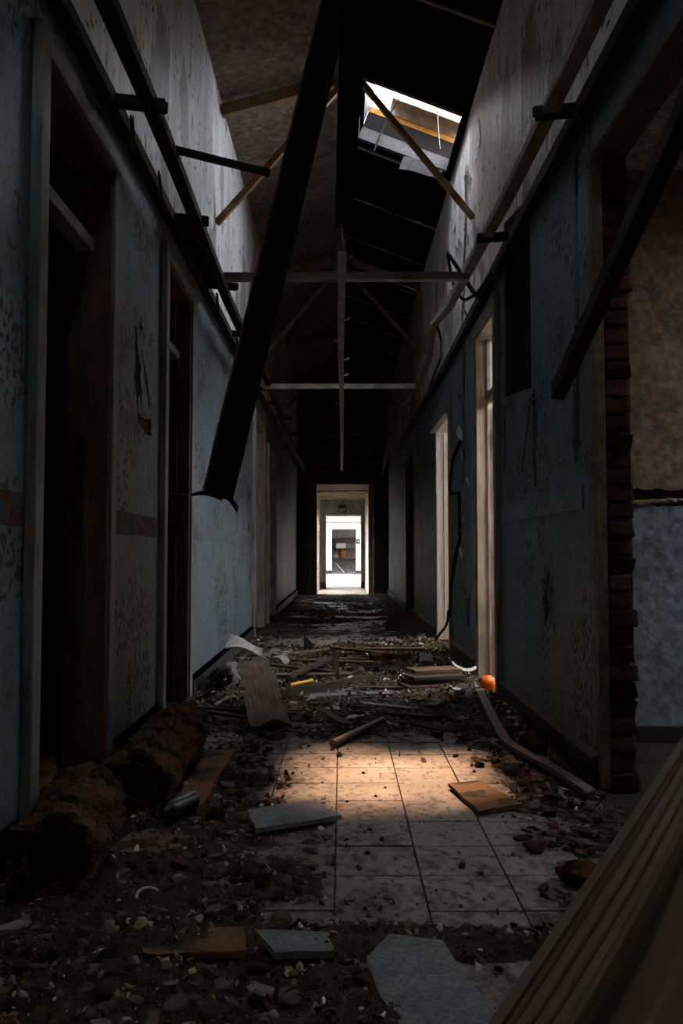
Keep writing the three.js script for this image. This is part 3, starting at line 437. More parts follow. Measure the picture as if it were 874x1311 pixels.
  const cbar = mesh('bar', sweepGeo([[0.005, 2.89, 4.98], [0.0, 2.885, 5.75], [-0.006, 2.865, 7.5], [0.0, 2.885, 9.63], [0.008, 2.888, 13.6], [0.006, 2.888, 18.8]].map((p) => V(...p)), 0.055, 0.075), M.greyRail, cb); cbar.position.sub(cb.position);
  for (const [d, x] of [[5.2, 1], [5.6, -1], [6.6, 1], [7.3, -1], [8.0, 1], [8.7, 1], [10.4, -1], [11.2, 1], [12, -1], [13, 1]]) { const c = mesh('clip', sweepGeo([[0, 2.89, d], [0.05 * x, 2.887, d], [0.075 * x, 2.91, d + 0.01]].map((p) => V(...p)), 0.008, 0.016), M.metal, cb); c.position.sub(cb.position); }
  // hanging beam
  const hb = group('hanging_beam', V(-0.487, 1.2, 3.25), 'large black ceiling beam hanging down diagonally with a torn lower end', 'beam');
  const beam = timber('beam', V(-0.49, 1.215, 3.25), V(0.372, 4.99, 3.3), 0.115, 0.05, M.nearBlack, scene, { seed: 33, jag: 0.012, up: new THREE.Vector3(0.25, 0, 1) }); beam.position.sub(hb.position); hb.add(beam); beam.name = 'beam';
  const strip = timber('edge_strip', V(-0.548, 1.24, 3.262), V(0.312, 4.99, 3.312), 0.012, 0.045, M.frameBrown, scene, { seed: 34, jag: 0.01, up: new THREE.Vector3(0.25, 0, 1) }); strip.position.sub(hb.position); hb.add(strip); strip.name = 'edge_strip';
  const lipL = mesh('torn_lip', sheetGeo((u, v) => new THREE.Vector3(-0.105 + 0.12 * u, 0.028 + 0.012 * Math.sin(u * 3) - 0.022 * v * (0.3 + u), 0.02 * v), 8, 3, 0.006), M.nearBlack, hb);
  mesh('torn_lip', sheetGeo((u, v) => new THREE.Vector3(0.02 + 0.055 * u, 0.03 - 0.055 * u * u - 0.02 * v, 0.03 * v - 0.01), 6, 3, 0.006), M.nearBlack, hb);
  mesh('loose_wire', tube([[-0.1, 0.03, 0], [-0.13, 0.026, 0.01], [-0.16, 0.024, 0.01], [-0.19, 0.032, 0]].map((p) => new THREE.Vector3(...p)), 0.0022, 16, 5), M.metal, hb);
  tag(timber('dangling_rod', V(-0.85, 2.985, 3.95), V(-0.367, 2.93, 4.1), 0.03, 0.03, M.darkRail, scene, { seed: 41 }), 'short dark rod sticking out level from the left rail', 'rod');
  // roof timbers
  const strut = (x0, y0, x1, y1, d, m, l, w = 0.05) => tag(timber('roof_strut', V(x0, y0, d), V(x1, y1, d), w, 0.045, m, scene, { seed: d * 17 + x0 * 3, up: new THREE.Vector3(0, 0, 1), jag: 0.004 }), l, 'strut');
  strut(XL + 0.005, 3.72, 0.03, 4.93, 6.68, M.strut, 'diagonal wooden roof strut rising from the left wall beside the hanging beam'); strut(XR - 0.01, 3.73, 0.12, 4.93, 6.6, M.strut, 'brown diagonal roof strut crossing the skylight', 0.045);
  strut(XL + 0.005, 3.67, -0.02, 4.9, 11.05, M.strut, 'warm brown diagonal strut on the left beyond the grey crossbar'); strut(XR - 0.005, 3.69, 0.02, 4.9, 11.05, M.strut, 'warm brown diagonal strut on the right beyond the grey crossbar');
  strut(XL + 0.005, 3.74, -0.02, 4.95, 15.6, M.strut, 'faint far diagonal strut on the left above the end wall'); strut(XR - 0.005, 3.74, 0.02, 4.95, 15.6, M.strut, 'faint far diagonal strut on the right above the end wall');
  const raf = (x0, y0, x1, y1, d, l) => tag(timber('rafter', V(x0, y0, d), V(x1, y1, d), 0.06, 0.1, M.strut, scene, { seed: d * 19 + x0 }), l, 'rafter');
  raf(XL + 0.005, yLf(XL) - 0.11, -0.02, yLf(0) - 0.075, 6.9, 'wooden rafter under the left roof slope above the lit limewashed wall');
  raf(XL + 0.005, yLf(XL) - 0.09, -0.02, yLf(0) - 0.075, 11.2, 'left wooden rafter above the warm brown struts'); raf(XR - 0.005, yR(XR) - 0.08, 0.02, yR(0) - 0.075, 11.2, 'right wooden rafter above the warm brown struts');
  // straps and cable on the right wall
  tag(mesh('wall_cable', sweepGeo([[1.07, 1.99, 7.36], [1.06, 1.87, 7.8], [1.055, 1.61, 7.99], [1.06, 1.56, 7.95], [1.06, 1.53, 7.42], [1.06, 1.47, 7.36], [1.065, 1.12, 7.39], [1.06, 0.9, 7.72], [1.055, 0.66, 7.95], [1.05, 0.36, 8.02]].map((p) => V(...p)), 0.026, 0.026), M.nearBlack, scene), 'black cable snaking down the right wall between the lit doorways', 'cable');
  tag(mesh('cable_stub', tube([[1.05, 0.42, 8.1], [1.04, 0.3, 8.12], [1.0, 0.16, 8.4], [0.98, 0.1, 8.5]].map((p) => V(...p)), 0.013, 30, 7), M.nearBlack, scene), 'broken black cable end sticking out near the floor by the bright doorway', 'cable');
  tag(timber('hanging_splinter', V(1.06, 1.86, 4.56), V(1.075, 1.49, 4.86), 0.014, 0.008, M.frameBrown, scene, { seed: 51, up: new THREE.Vector3(1, 0, 0), jag: 0.03 }), 'thin brown splinter hanging off the gouge below the dark cavity', 'splinter');
  tag(timber('hanging_splinter', V(1.08, 1.68, 5.58), V(1.082, 1.55, 5.43), 0.01, 0.008, M.dado, scene, { seed: 53, up: new THREE.Vector3(1, 0, 0) }), 'short grey splinter sticking out beside the cream doorway', 'splinter');
}
// peeling paint on the walls
{
  const r = rng(71), flake = (k) => sheetGeo((u, v) => { const x = (u - 0.5) * (1 + 0.5 * vnoise(v * 4, k, 5)), y = (v - 0.5) * (1.2 + 0.5 * vnoise(u * 4, k + 3, 7)); return new THREE.Vector3(x, y, 0.5 * (v * v) * (0.4 + 0.4 * vnoise(u * 3, v * 3, k))); }, 5, 6, 0.03);
  const shapes = [0, 1, 2, 3, 4].map(flake);
  const put = (wall, x, n, y, d, s, m) => { const o = mesh('paint_flake', shapes[Math.floor(r() * 5)], m, wall, V(x + n * 0.002, y, d)); o.scale.setScalar(s); o.rotation.set(0, n * Math.PI / 2, (r() - 0.5) * 2 + (r() < 0.5 ? Math.PI : 0), 'YXZ'); };
  for (let k = 0; k < 12; k++) put(wallR, XR, -1, 0.58 + r() * 0.34, 4.22 + r() * 0.36, 0.02 + r() * 0.05, M.paintTeal);
  for (let k = 0; k < 26; k++) put(wallR, XR, -1, 0.3 + r() * 3.4, 7.0 + r() * 0.5, 0.03 + r() * 0.07, k % 3 ? M.paintTeal : M.white);
  for (let k = 0; k < 16; k++) put(wallL, XL, 1, 0.5 + r() * 1.4, 8.6 + r() * 0.8, 0.02 + r() * 0.05, M.paint);
  for (let k = 0; k < 18; k++) put(wallR, XR, -1, 3.1 + r() * 1.3, 6.2 + r() * 1.6, 0.03 + r() * 0.09, M.lime);
  for (let k = 0; k < 8; k++) put(wallL, XL, 1, 1.6 + r() * 0.6, 4.0 + r() * 0.5, 0.02 + r() * 0.04, M.paint);
}

// ------------------------------------------------------------------ soil, crumbs and litter on the floor
const clampX = (x) => x > XL + 0.05 && x < XR - 0.05;
const soilTop = (x, d) => { const s = soil(x, d) + (fbm(x * 40, d * 36, 3, 151) - 0.5) * 0.3; return s > 0 ? Math.min(0.034, s * 0.085) * (0.55 + 0.9 * fbm(x * 26, d * 26, 3, 157)) : -0.011; };
const restY = (x, d) => Math.max(0, soilTop(x, d));
M.soil = mat([0.085, 0.06, 0.042], 1, { map: scaled(T.grain, 3, 3), bumpMap: scaled(T.grainBump, 4, 4), bumpScale: 0.012 });
{
  const nx = 150, nd = 620, d0 = 1.35, d1s = 18.9, pos = [], uv = [], idx = [];
  for (let j = 0; j <= nd; j++) for (let i = 0; i <= nx; i++) { const x = lerp(XL + 0.002, XR - 0.002, i / nx), d = d0 + (d1s - d0) * (j / nd) ** 1.9; pos.push(x, soilTop(x, d), -d); uv.push(x, d); }
  for (let j = 0; j < nd; j++) for (let i = 0; i < nx; i++) { const a = j * (nx + 1) + i, b = a + 1, c = a + nx + 1, e = c + 1; idx.push(a, b, c, b, e, c); }
  const g = new THREE.BufferGeometry(); g.setAttribute('position', new THREE.Float32BufferAttribute(pos, 3)); g.setAttribute('uv', new THREE.Float32BufferAttribute(uv, 2)); g.setIndex(idx); g.computeVertexNormals();
  tag(mesh('soil_layer', g, M.soil, floor), 'dark soil and dust lying in patches over the tiles', undefined, undefined, 'stuff');
}
const tones = { soil: [0.06, 0.042, 0.03], brown: [0.15, 0.095, 0.055], tan: [0.33, 0.23, 0.14], grey: [0.27, 0.25, 0.24], pale: [0.66, 0.62, 0.57], red: [0.2, 0.075, 0.045], black: [0.02, 0.018, 0.016] };
const litterMat = {}; for (const k in tones) litterMat[k] = mat(tones[k], 0.9, { map: scaled(T.grain, 4, 4), bumpMap: scaled(T.grainBump, 6, 6), bumpScale: 0.004 });
{
  const r = rng(83), g = roughen(new THREE.IcosahedronGeometry(1, 0).scale(1.1, 0.4, 0.8), 0.7, 1.3, 5), N = 18000;
  const im = new THREE.InstancedMesh(g, mat([1, 1, 1], 0.95), N), o = new THREE.Object3D(), col = new THREE.Color(); let n = 0, guard = 0;
  while (n < N && guard++ < 400000) {
    const d = 1.4 + r() ** 1.7 * 8.2, x = lerp(XL + 0.03, XR - 0.03, r()), s = soil(x, d); if (r() > sstep(-0.16, 0.16, s) + 0.02) continue;
    const q = (0.0025 + 0.010 * r() ** 3) * (0.8 + 0.12 * d); o.position.set(x, restY(x, d) + q * 0.25, -d); o.rotation.set(r() * 6, r() * 6, r() * 6); o.scale.set(q * (0.7 + r()), q * (0.4 + r() * 0.6), q * (0.7 + r())); o.updateMatrix(); im.setMatrixAt(n, o.matrix);
    const t = r(), c = t < 0.5 ? tones.soil : t < 0.78 ? tones.brown : t < 0.87 ? tones.grey : t < 0.965 ? tones.tan : tones.pale, k = 0.6 + 0.8 * r(); im.setColorAt(n, col.setRGB(c[0] * k, c[1] * k, c[2] * k)); n++;
  }
  im.count = n; im.name = 'floor_crumbs'; im.castShadow = im.receiveShadow = true; tag(im, 'fine crumbs of plaster, soil and wood strewn over the floor', 'crumbs', undefined, 'stuff'); scene.add(im);
}
{
  // countable litter: chunks, flakes, splinters, paper
  const shard = (s, h) => { const q = rng(s), g = new THREE.IcosahedronGeometry(1, 0).scale(1, h * 1.1, 0.75), p = g.attributes.position, m = {}; for (let i = 0; i < p.count; i++) { const k = [p.getX(i), p.getY(i), p.getZ(i)].map((v) => v.toFixed(2)).join(); m[k] ??= [q() - 0.5, q() - 0.5, q() - 0.5]; const e = m[k]; p.setXYZ(i, p.getX(i) + e[0] * 0.8, p.getY(i) + e[1] * h * 0.7, p.getZ(i) + e[2] * 0.7); } g.computeVertexNormals(); return metreUV(g); };
  const chunk = [0, 1, 2, 3, 4].map((k) => shard(20 + k * 7, 0.35 + 0.09 * k));
  const flat = [0, 1, 2, 3, 4, 5].map((k) => { const q = rng(200 + k), pts = []; for (let i = 0; i < 9; i++) { const a = i / 9 * Math.PI * 2, R = 0.55 + 0.6 * q(); pts.push([Math.cos(a) * R * 1.25, Math.sin(a) * R * 0.8]); } const g = extruded(pts, 0.16); g.rotateX(-Math.PI / 2); return g; });
  const spl = [0, 1, 2, 3].map((k) => plankGeo(1, 0.09 + 0.03 * k, 0.04, 300 + k, 0.08, 0.02).rotateX(-Math.PI / 2));
  const curl = [0, 1, 2].map((k) => sheetGeo((u, v) => new THREE.Vector3((u - 0.5) * 1.7 + 0.15 * vnoise(v * 5, k, 3), 0.06 + (0.5 + 0.25 * k) * (u - 0.4) ** 2 + 0.18 * vnoise(u * 4, v * 4, k + 11), (v - 0.5) + 0.2 * vnoise(u * 6, k, 5)), 9, 7, 0.025));
  const r = rng(97), busy = [];   // [x0, d0, x1, d1, radius] of what already lies there
  for (const q of [[-0.83, 2.38, -0.91, 2.93, 0.16], [-0.79, 3.18, -0.82, 4.2, 0.16], [-0.86, 5.8, -0.83, 6.2, 0.12], [0.26, 7.4, 0.6, 7.46, 0.06], [-0.32, 3.0, -0.05, 3.15, 0.1], [0.5, 3.48, 0.62, 3.24, 0.09], [-0.6, 3.2, -0.6, 4.05, 0.08], [-0.74, 2.78, -0.53, 2.77, 0.1], [0.12, 2.0, 0.22, 1.75, 0.12], [-0.46, 2.09, -0.05, 2.09, 0.08], [-0.92, 1.82, -0.9, 1.82, 0.1], [-0.97, 3.42, -0.97, 3.42, 0.1], [0.71, 2.53, 0.71, 2.53, 0.08], [0.7, 1.9, 0.7, 1.9, 0.06], [0.66, 2.1, 0.66, 2.1, 0.05], [0.96, 4.15, 0.99, 3.78, 0.09], [1.035, 5.82, 1.035, 5.82, 0.09], [-0.41, 5.56, 0.24, 6.28, 0.05], [-0.02, 6.22, -0.05, 6.3, 0.03], [-0.4, 4.6, -0.62, 5.72, 0.12], [-0.95, 4.49, -0.76, 5.6, 0.02], [-0.98, 5.13, -0.28, 4.97, 0.02], [-0.96, 5.04, -0.44, 4.76, 0.02], [0.27, 4.47, 0.41, 4.26, 0.02], [-0.045, 4.22, 0.24, 4.78, 0.03], [0.945, 5.68, 0.845, 4.22, 0.04], [0.845, 4.22, 1.0, 3.36, 0.04], [-0.53, 6.5, 0.06, 6.4, 0.06], [-0.21, 5.34, 0.2, 5.62, 0.04], [-0.6, 6.95, 0.12, 6.62, 0.05], [-0.48, 7.4, 0.3, 7.0, 0.05], [-0.05, 8.2, 0.8, 8.05, 0.05], [-0.1, 8, 0.62, 7.7, 0.05], [-0.4, 6.05, -0.05, 7.1, 0.04], [0.14, 5.95, 0.43, 5.9, 0.05], [0.5, 6.12, 0.9, 6.25, 0.2], [0.86, 6.45, 1.06, 6.5, 0.08], [-0.58, 7.25, -0.55, 7.3, 0.09], [-0.35, 8.45, -0.2, 8.5, 0.08], [-0.65, 3.03, -0.55, 3.17, 0.04], [-0.55, 2.38, -0.55, 2.38, 0.04], [-0.53, 2.19, -0.53, 2.19, 0.05], [0.35, 1.5, 0.8, 1.95, 0.06]]) busy.push(q);
  const free = (x, d, R) => busy.every(([a, b, c, e, q]) => { const ux = c - a, ud = e - b, L = ux * ux + ud * ud, t = L ? clamp(((x - a) * ux + (d - b) * ud) / L) : 0; return Math.hypot(x - a - t * ux, d - b - t * ud) > R + q; });
  const spot = (zone, R, half = 0, turn = 0) => { const ends = half ? [-1, -0.5, 0, 0.5, 1].map((k) => [k * half * Math.cos(turn), k * half * Math.sin(turn)]) : [[0, 0]]; for (let t = 0; t < 300; t++) { let x, d; if (zone === 'front') { d = 1.72 + r() * 0.95; x = r() < 0.72 ? -1.0 + r() * 0.9 : 0.45 + r() * 0.55; } else if (zone === 'side') { d = 2.4 + r() * 2.3; x = r() < 0.5 ? -0.95 + r() * 0.6 : 0.5 + r() * 0.5; } else { d = 4.7 + r() * 3.6; x = -0.95 + r() * 1.95; } if (soil(x, d) > -0.08 && ends.every(([a, b]) => x + a > XL + 0.03 + R && x + a < XR - 0.03 - R && free(x + a, d + b, R))) { const [p, q] = [ends[0], ends.at(-1)]; busy.push([x + p[0], d + p[1], x + q[0], d + q[1], R]); return [x, d]; } } return null; };
  const tone = { soil: 'dark brown', brown: 'brown', tan: 'tan', grey: 'grey', pale: 'whitish', red: 'brick-red', black: 'black' };
  const scatter = (n, zone, name, geos, keys, s0, s1, what, cat, flatten, reach = 1) => { for (let k = 0; k < n; k++) { const s = lerp(s0, s1, r() ** 1.6) * (zone === 'band' ? 1.25 : 1), turn = r() * 6.3, at = spot(zone, reach < 0.5 ? 0.02 + s * 0.05 : s * reach, reach < 0.5 ? s * 0.5 : 0, turn); if (!at) continue; const [x, d] = at, key = keys[Math.floor(r() * keys.length)], o = mesh(name, geos[Math.floor(r() * geos.length)], litterMat[key], scene, V(x, restY(x, d) + (flatten ? 0.001 : s * 0.28), d)); o.scale.setScalar(s); o.rotation.set((r() - 0.5) * (flatten ? 0.2 : 0.8), turn, (r() - 0.5) * (flatten ? (reach < 0.5 ? 0.06 : 0.2) : 0.8), 'YXZ');
    const place = zone === 'front' ? (x < 0.2 ? 'in the dirt before the two shaggy rolls' : 'in the dirt around the big fallen trim') : zone === 'side' ? (x < 0 ? 'in the dirt beside the shaggy rolls and tan strip' : 'in the dirt beside the bent trim and brick pier') : (x < -0.25 ? 'among the planks near the torn board' : x < 0.4 ? 'among the planks around the upright stick' : 'around the small plank stack and orange ball');
    const label = `${tone[key]} ${what} ${place}`; tag(o, label, cat, label.replace(what, what + 's')); } };
  scatter(26, 'band', 'broken_lath', spl, ['brown', 'soil', 'tan', 'grey', 'brown'], 0.35, 0.8, 'broken lath', 'lath', true, 0.2);
  scatter(70, 'front', 'rubble_chunk', chunk, ['soil', 'brown', 'grey', 'brown', 'tan', 'black'], 0.012, 0.034, 'rough lump', 'rubble');
  scatter(60, 'side', 'rubble_chunk', chunk, ['soil', 'brown', 'grey', 'red', 'black'], 0.014, 0.04, 'rough lump', 'rubble');
  scatter(70, 'band', 'rubble_chunk', chunk, ['soil', 'brown', 'grey', 'black', 'tan'], 0.012, 0.045, 'rough lump', 'rubble');
  scatter(90, 'front', 'plaster_flake', flat, ['brown', 'tan', 'grey', 'brown', 'pale', 'soil'], 0.012, 0.036, 'flat chip', 'chip', true, 1.1);
  scatter(60, 'side', 'plaster_flake', flat, ['brown', 'tan', 'grey', 'soil'], 0.014, 0.04, 'flat chip', 'chip', true, 1.1);
  scatter(110, 'band', 'plaster_flake', flat, ['grey', 'pale', 'tan', 'grey', 'pale', 'brown'], 0.012, 0.05, 'flat chip', 'chip', true, 1.1);
  scatter(26, 'side', 'wood_splinter', spl, ['brown', 'soil', 'grey', 'tan'], 0.06, 0.2, 'wood splinter', 'splinter', true, 0.32);
  scatter(56, 'band', 'wood_splinter', spl, ['brown', 'soil', 'grey', 'tan', 'black'], 0.1, 0.42, 'wood splinter', 'splinter', true, 0.32);
  scatter(90, 'front', 'curled_flake', curl, ['brown', 'tan', 'soil', 'brown', 'grey', 'soil'], 0.012, 0.03, 'curled flake', 'flake', true, 0.8);
  scatter(40, 'side', 'curled_flake', curl, ['brown', 'soil', 'soil', 'grey'], 0.012, 0.03, 'curled flake', 'flake', true, 0.8);
  scatter(24, 'band', 'paper_scrap', curl, ['pale', 'grey', 'pale'], 0.03, 0.1, 'curled paper scrap', 'paper', true, 0.9);
}

// ------------------------------------------------------------------ larger things on the floor
const slab = (name, pts, y, t, m, label, cat, tilt = [0, 0]) => {
  const cx = pts.reduce((a, p) => a + p[0], 0) / pts.length, cd = pts.reduce((a, p) => a + p[1], 0) / pts.length, g = extruded(jag(pts.map((p) => [p[0] - cx, p[1] - cd]), 0.008, Math.round(cx * 100 + cd * 10), 4), t); g.rotateX(-Math.PI / 2);
  metreUV(g); const o = mesh(name, g, m, scene, V(cx, y, cd)); o.rotation.set(tilt[0], 0, tilt[1]); return tag(o, label, cat);
};
M.slabGrey = mat([0.20, 0.21, 0.21], 0.6, { map: scaled(T.grain, 2, 2), bumpMap: scaled(T.grainBump, 2, 2), bumpScale: 0.003 });
M.slabBrown = mat([0.50, 0.50, 0.50], 0.75, { map: scaled(T.fibre, 2, 2), bumpMap: scaled(T.grainBump, 2, 2), bumpScale: 0.003 });
M.slabTan = mat([0.66, 0.64, 0.60], 0.8, { map: scaled(T.fibre, 1, 1), bumpMap: scaled(T.grainBump, 2, 2), bumpScale: 0.006 });
slab('broken_board', [[-0.35, 3.09], [-0.11, 3.24], [0.0, 3.07], [-0.3, 2.9]], 0.022, 0.016, M.slabGrey, 'grey broken board lying flat left of the sunlit patch', 'board', [0.03, -0.04]);
slab('broken_board', [[0.45, 3.51], [0.59, 3.54], [0.7, 3.23], [0.52, 3.15]], 0.008, 0.016, M.slabBrown, 'brown flat board lying right of the sunlit patch', 'board', [0.02, 0.02]);
slab('broken_board', [[-0.65, 3.25], [-0.66, 4.04], [-0.52, 4.1], [-0.54, 3.11]], 0.012, 0.02, M.slabTan, 'long tan board strip lying along the brown roll', 'board', [0.0, 0.02]);
slab('broken_board', [[-0.76, 2.72], [-0.73, 2.88], [-0.51, 2.86], [-0.56, 2.68]], 0.014, 0.014, M.slabBrown, 'worn square board behind the tin ring', 'board', [0.02, 0]);
slab('floor_sheet', [[0.06, 2.01], [0.12, 2.12], [0.25, 2.08], [0.33, 1.72], [0.18, 1.62], [0.10, 1.78]], 0.024, 0.007, M.slabGrey, 'torn sheet of grey flooring lifted off the tiles', 'sheet', [0.03, 0.03]);
slab('broken_slab', [[-0.48, 2.03], [-0.47, 2.15], [-0.25, 2.16], [-0.23, 2.04], [-0.44, 2.02]], 0.016, 0.018, M.slabBrown, 'broken brown screed slab standing proud of the floor', 'slab', [0.02, 0]);
slab('broken_slab', [[-0.22, 2.15], [-0.03, 2.14], [-0.02, 2.04], [-0.16, 2.03]], 0.014, 0.018, M.slabGrey, 'broken grey screed slab with a cracked corner', 'slab');
slab('threshold_board', [[-1.16, 2.92], [-1.45, 3.60], [-1.25, 3.62], [-1.0, 3.0]], 0.075, 0.03, M.slabTan, 'pale board lying across the threshold of the brown-lined doorway', 'board', [0.05, -0.03]);
slab('broken_board', [[-1.0, 1.76], [-0.98, 1.9], [-0.82, 1.88], [-0.85, 1.74]], 0.02, 0.015, M.slabBrown, 'small brown board half buried in the dirt before the rolls', 'board', [0.05, 0]);
// rolls of old insulation
M.fibre = mat([0.34, 0.32, 0.30], 1, { map: scaled(T.fibre, 2, 2), bumpMap: scaled(T.grainBump, 3, 3), bumpScale: 0.02 });
function roll(A, B, R, turns, seed, m, label, cat, name = 'insulation_roll') {
  const L = A.distanceTo(B), g = sheetGeo((u, v) => { const a = -0.6 + u * turns * Math.PI * 2, w = fbm(a * 1.6, v * L * 7, 4, seed) - 0.5, rr = R * (0.45 + 0.5 * u) + w * R * 0.42 + (fbm(a * 6, v * L * 22, 4, seed + 5) - 0.5) * R * 0.34, z = (v - 0.5) * L + (vnoise(a * 1.7, seed) - 0.5) * 0.06; return new THREE.Vector3(Math.cos(a) * rr, Math.max(-R * 0.78, Math.sin(a) * rr * 0.92), z); }, Math.round(76 * turns), 64, R * 0.14);
  const o = mesh(name, g, m, scene); o.position.copy(A).add(B).multiplyScalar(0.5); o.rotation.y = Math.atan2(B.x - A.x, B.z - A.z); o.position.y = R * 0.82 + 0.004; return tag(o, label, cat);
}
roll(V(-0.83, 0, 2.38), V(-0.91, 0, 2.93), 0.145, 1.75, 401, M.fibre, 'shaggy brown roll of old insulation with a dark hollow end facing out', 'roll');
roll(V(-0.79, 0, 3.18), V(-0.82, 0, 4.2), 0.14, 1.75, 407, M.fibre, 'longer shaggy brown roll lying along the skirting between the left doorways', 'roll');
roll(V(-0.86, 0, 5.85), V(-0.83, 0, 6.2), 0.1, 1.6, 411, mat([0.28, 0.25, 0.23], 1, { map: scaled(T.grain, 2, 2) }), 'crumpled grey-brown roll of lino against the left skirting', 'roll', 'lino_roll');
roll(V(0.26, 0, 7.4), V(0.6, 0, 7.46), 0.05, 1.5, 413, mat([0.45, 0.33, 0.16], 0.9, { map: scaled(T.fibre, 2, 2) }), 'short yellowish roll behind the fallen planks', 'roll', 'paper_roll');
{ const g = roughen(new THREE.IcosahedronGeometry(0.085, 3).scale(1.1, 0.7, 1), 0.06, 12, 421); tag(mesh('dirt_mound', g, M.fibre, scene, V(-0.97, 0.03, 3.42)), 'rounded lump of matted fibre beside the threshold board', 'lump'); }
{ const g = roughen(new THREE.IcosahedronGeometry(0.05, 3).scale(1.2, 0.7, 0.8), 0.05, 20, 423); tag(mesh('foam_clump', g, mat([0.42, 0.29, 0.12], 1, { map: scaled(T.fibre, 3, 3) }), scene, V(0.71, 0.03, 2.53)), 'yellowish clump of foam against the big fallen trim', 'foam'); }
{ const g = roughen(new THREE.IcosahedronGeometry(0.045, 1).scale(1.1, 0.45, 0.7), 0.03, 14, 425); tag(mesh('plaster_lump', g, litterMat.grey, scene, V(0.7, 0.018, 1.9)), 'pale grey lump of plaster below the big fallen trim', 'plaster'); }
{ const g = roughen(new THREE.IcosahedronGeometry(0.04, 1).scale(1.1, 0.6, 0.8), 0.03, 14, 427); tag(mesh('plaster_lump', g, litterMat.grey, scene, V(0.66, 0.02, 2.1)), 'smaller grey lump of plaster in shade of the big fallen trim', 'plaster'); }
for (const [x, d, s, l] of [[0.96, 4.15, 0.07, 'broken brick piece leaning at the right skirting behind the bent strip'], [0.99, 3.78, 0.05, 'smaller broken brick piece at the right skirting by the strip bend'], [1.2, 3.75, 0.045, 'round stone at the foot of the exposed bricks']]) { const g = roughen(new THREE.BoxGeometry(s * 1.6, s, s * 1.2, 3, 3, 3), 0.03, 14, Math.round(s * 900)); const o = mesh('brick_piece', g, brickMats[1], scene, V(x, s * 0.5, d)); o.rotation.set(0.2, s * 30, 0.25); tag(o, l, 'brick'); }
// orange ball with a stub
{
  const b = group('ball', V(1.035, 0, 5.82), 'bright orange round float lying by the cream doorway', 'ball'), om = mat([0.95, 0.16, 0.01], 0.45, { bumpMap: scaled(T.grainBump, 2, 2), bumpScale: 0.001 });
  const prof = []; for (let i = 0; i <= 20; i++) { const a = -Math.PI / 2 + Math.PI * i / 20; prof.push(new THREE.Vector2(Math.max(0.0005, 0.06 * Math.pow(Math.cos(a), 0.8)), 0.068 * Math.sin(a))); }
  const s = mesh('shell', new THREE.LatheGeometry(prof, 28), om, b, new THREE.Vector3(0, 0.064, 0)); s.rotation.set(0.5, 0, 0.5);
  const t = mesh('stub', new THREE.CylinderGeometry(0.008, 0.01, 0.06, 10), litterMat.pale, b, new THREE.Vector3(0.045, 0.012, 0.055)); t.rotation.set(0.4, 0, 1.1);
}
// planks and bars
M.plankDark = mat([0.085, 0.062, 0.048], 0.8, { map: scaled(T.wood, 1, 3), bumpMap: scaled(T.woodBump, 1, 3), bumpScale: 0.004 });
M.plankMid = mat([0.20, 0.135, 0.085], 0.8, { map: scaled(T.wood, 1, 3), bumpMap: scaled(T.woodBump, 1, 3), bumpScale: 0.004 });
M.plankPale = mat([0.36, 0.33, 0.30], 0.8, { map: scaled(T.wood, 1, 3), bumpMap: scaled(T.woodBump, 1, 3), bumpScale: 0.004 });
const lie = (name, x0, y0, dd0, x1, y1, dd1, W, Th, m, label, cat, o = {}) => tag(timber(name, V(x0, y0, dd0), V(x1, y1, dd1), W, Th, m, scene, o), label, cat);
lie('fallen_plank', -0.41, 0.035, 5.56, 0.24, 0.04, 6.28, 0.035, 0.065, M.plankDark, 'dark heavy plank on edge carrying the yellow tube', 'plank', { seed: 61, jag: 0.02 });
{ const A = V(-0.35, 0.092, 5.63), B = V(-0.215, 0.098, 5.77), y = group('yellow_tube', A.clone().add(B).multiplyScalar(0.5), 'bright yellow plastic tube lying on the dark plank', 'tube'), ym = mat([0.82, 0.42, 0.03], 0.5); const q = mesh('barrel', new THREE.CylinderGeometry(0.012, 0.013, A.distanceTo(B), 14), ym, y); q.quaternion.setFromUnitVectors(up0, B.clone().sub(A).normalize()); const c = mesh('cap', new THREE.CylinderGeometry(0.016, 0.016, 0.03, 14), ym, y, B.clone().sub(A).multiplyScalar(0.5)); c.quaternion.copy(q.quaternion); }
lie('upright_stick', -0.02, 0.0, 6.22, -0.055, 0.235, 6.3, 0.034, 0.025, M.plankDark, 'short black stick standing upright among the planks', 'stick', { seed: 62, up: new THREE.Vector3(0, 0, 1) });
lie('torn_board', -0.40, 0.03, 4.62, -0.62, 0.25, 5.72, 0.21, 0.014, mat([0.16, 0.12, 0.095], 0.85, { map: scaled(T.wood, 0.8, 2), bumpMap: scaled(T.woodBump, 0.8, 2), bumpScale: 0.008 }), 'broad torn grey-brown board leaning up near the left wall', 'board', { seed: 63, jag: 0.06, wob: 0.03, bend: 0.03 });
lie('board_splinter', -0.33, 0.03, 4.75, -0.42, 0.12, 5.3, 0.05, 0.01, M.plankMid, 'jagged splinter split off the broad torn board', 'splinter', { seed: 64, jag: 0.05, wob: 0.02 });
{ const g = sheetGeo((u, v) => new THREE.Vector3(-0.84 + 0.26 * u + 0.02 * vnoise(v * 5, 1, 2), 0.31 - 0.03 * u + 0.025 * Math.sin(u * 4 + v) + 0.05 * v * v, -(5.86 + 0.26 * v * (1 - 0.6 * u) - 0.04 * u)), 12, 6, 0.006); tag(mesh('peeled_lining', g, litterMat.pale, scene), 'pale peeled strip of lining curling over the top of the torn board', 'lining'); }
lie('lath', -0.95, 0.012, 4.49, -0.76, 0.02, 5.6, 0.03, 0.01, M.plankPale, 'thin pale lath running away from the long brown roll', 'lath', { seed: 65 });
lie('lath', -0.98, 0.04, 5.13, -0.28, 0.03, 4.97, 0.03, 0.015, M.plankDark, 'thin dark lath reaching across to the torn board', 'lath', { seed: 66 });
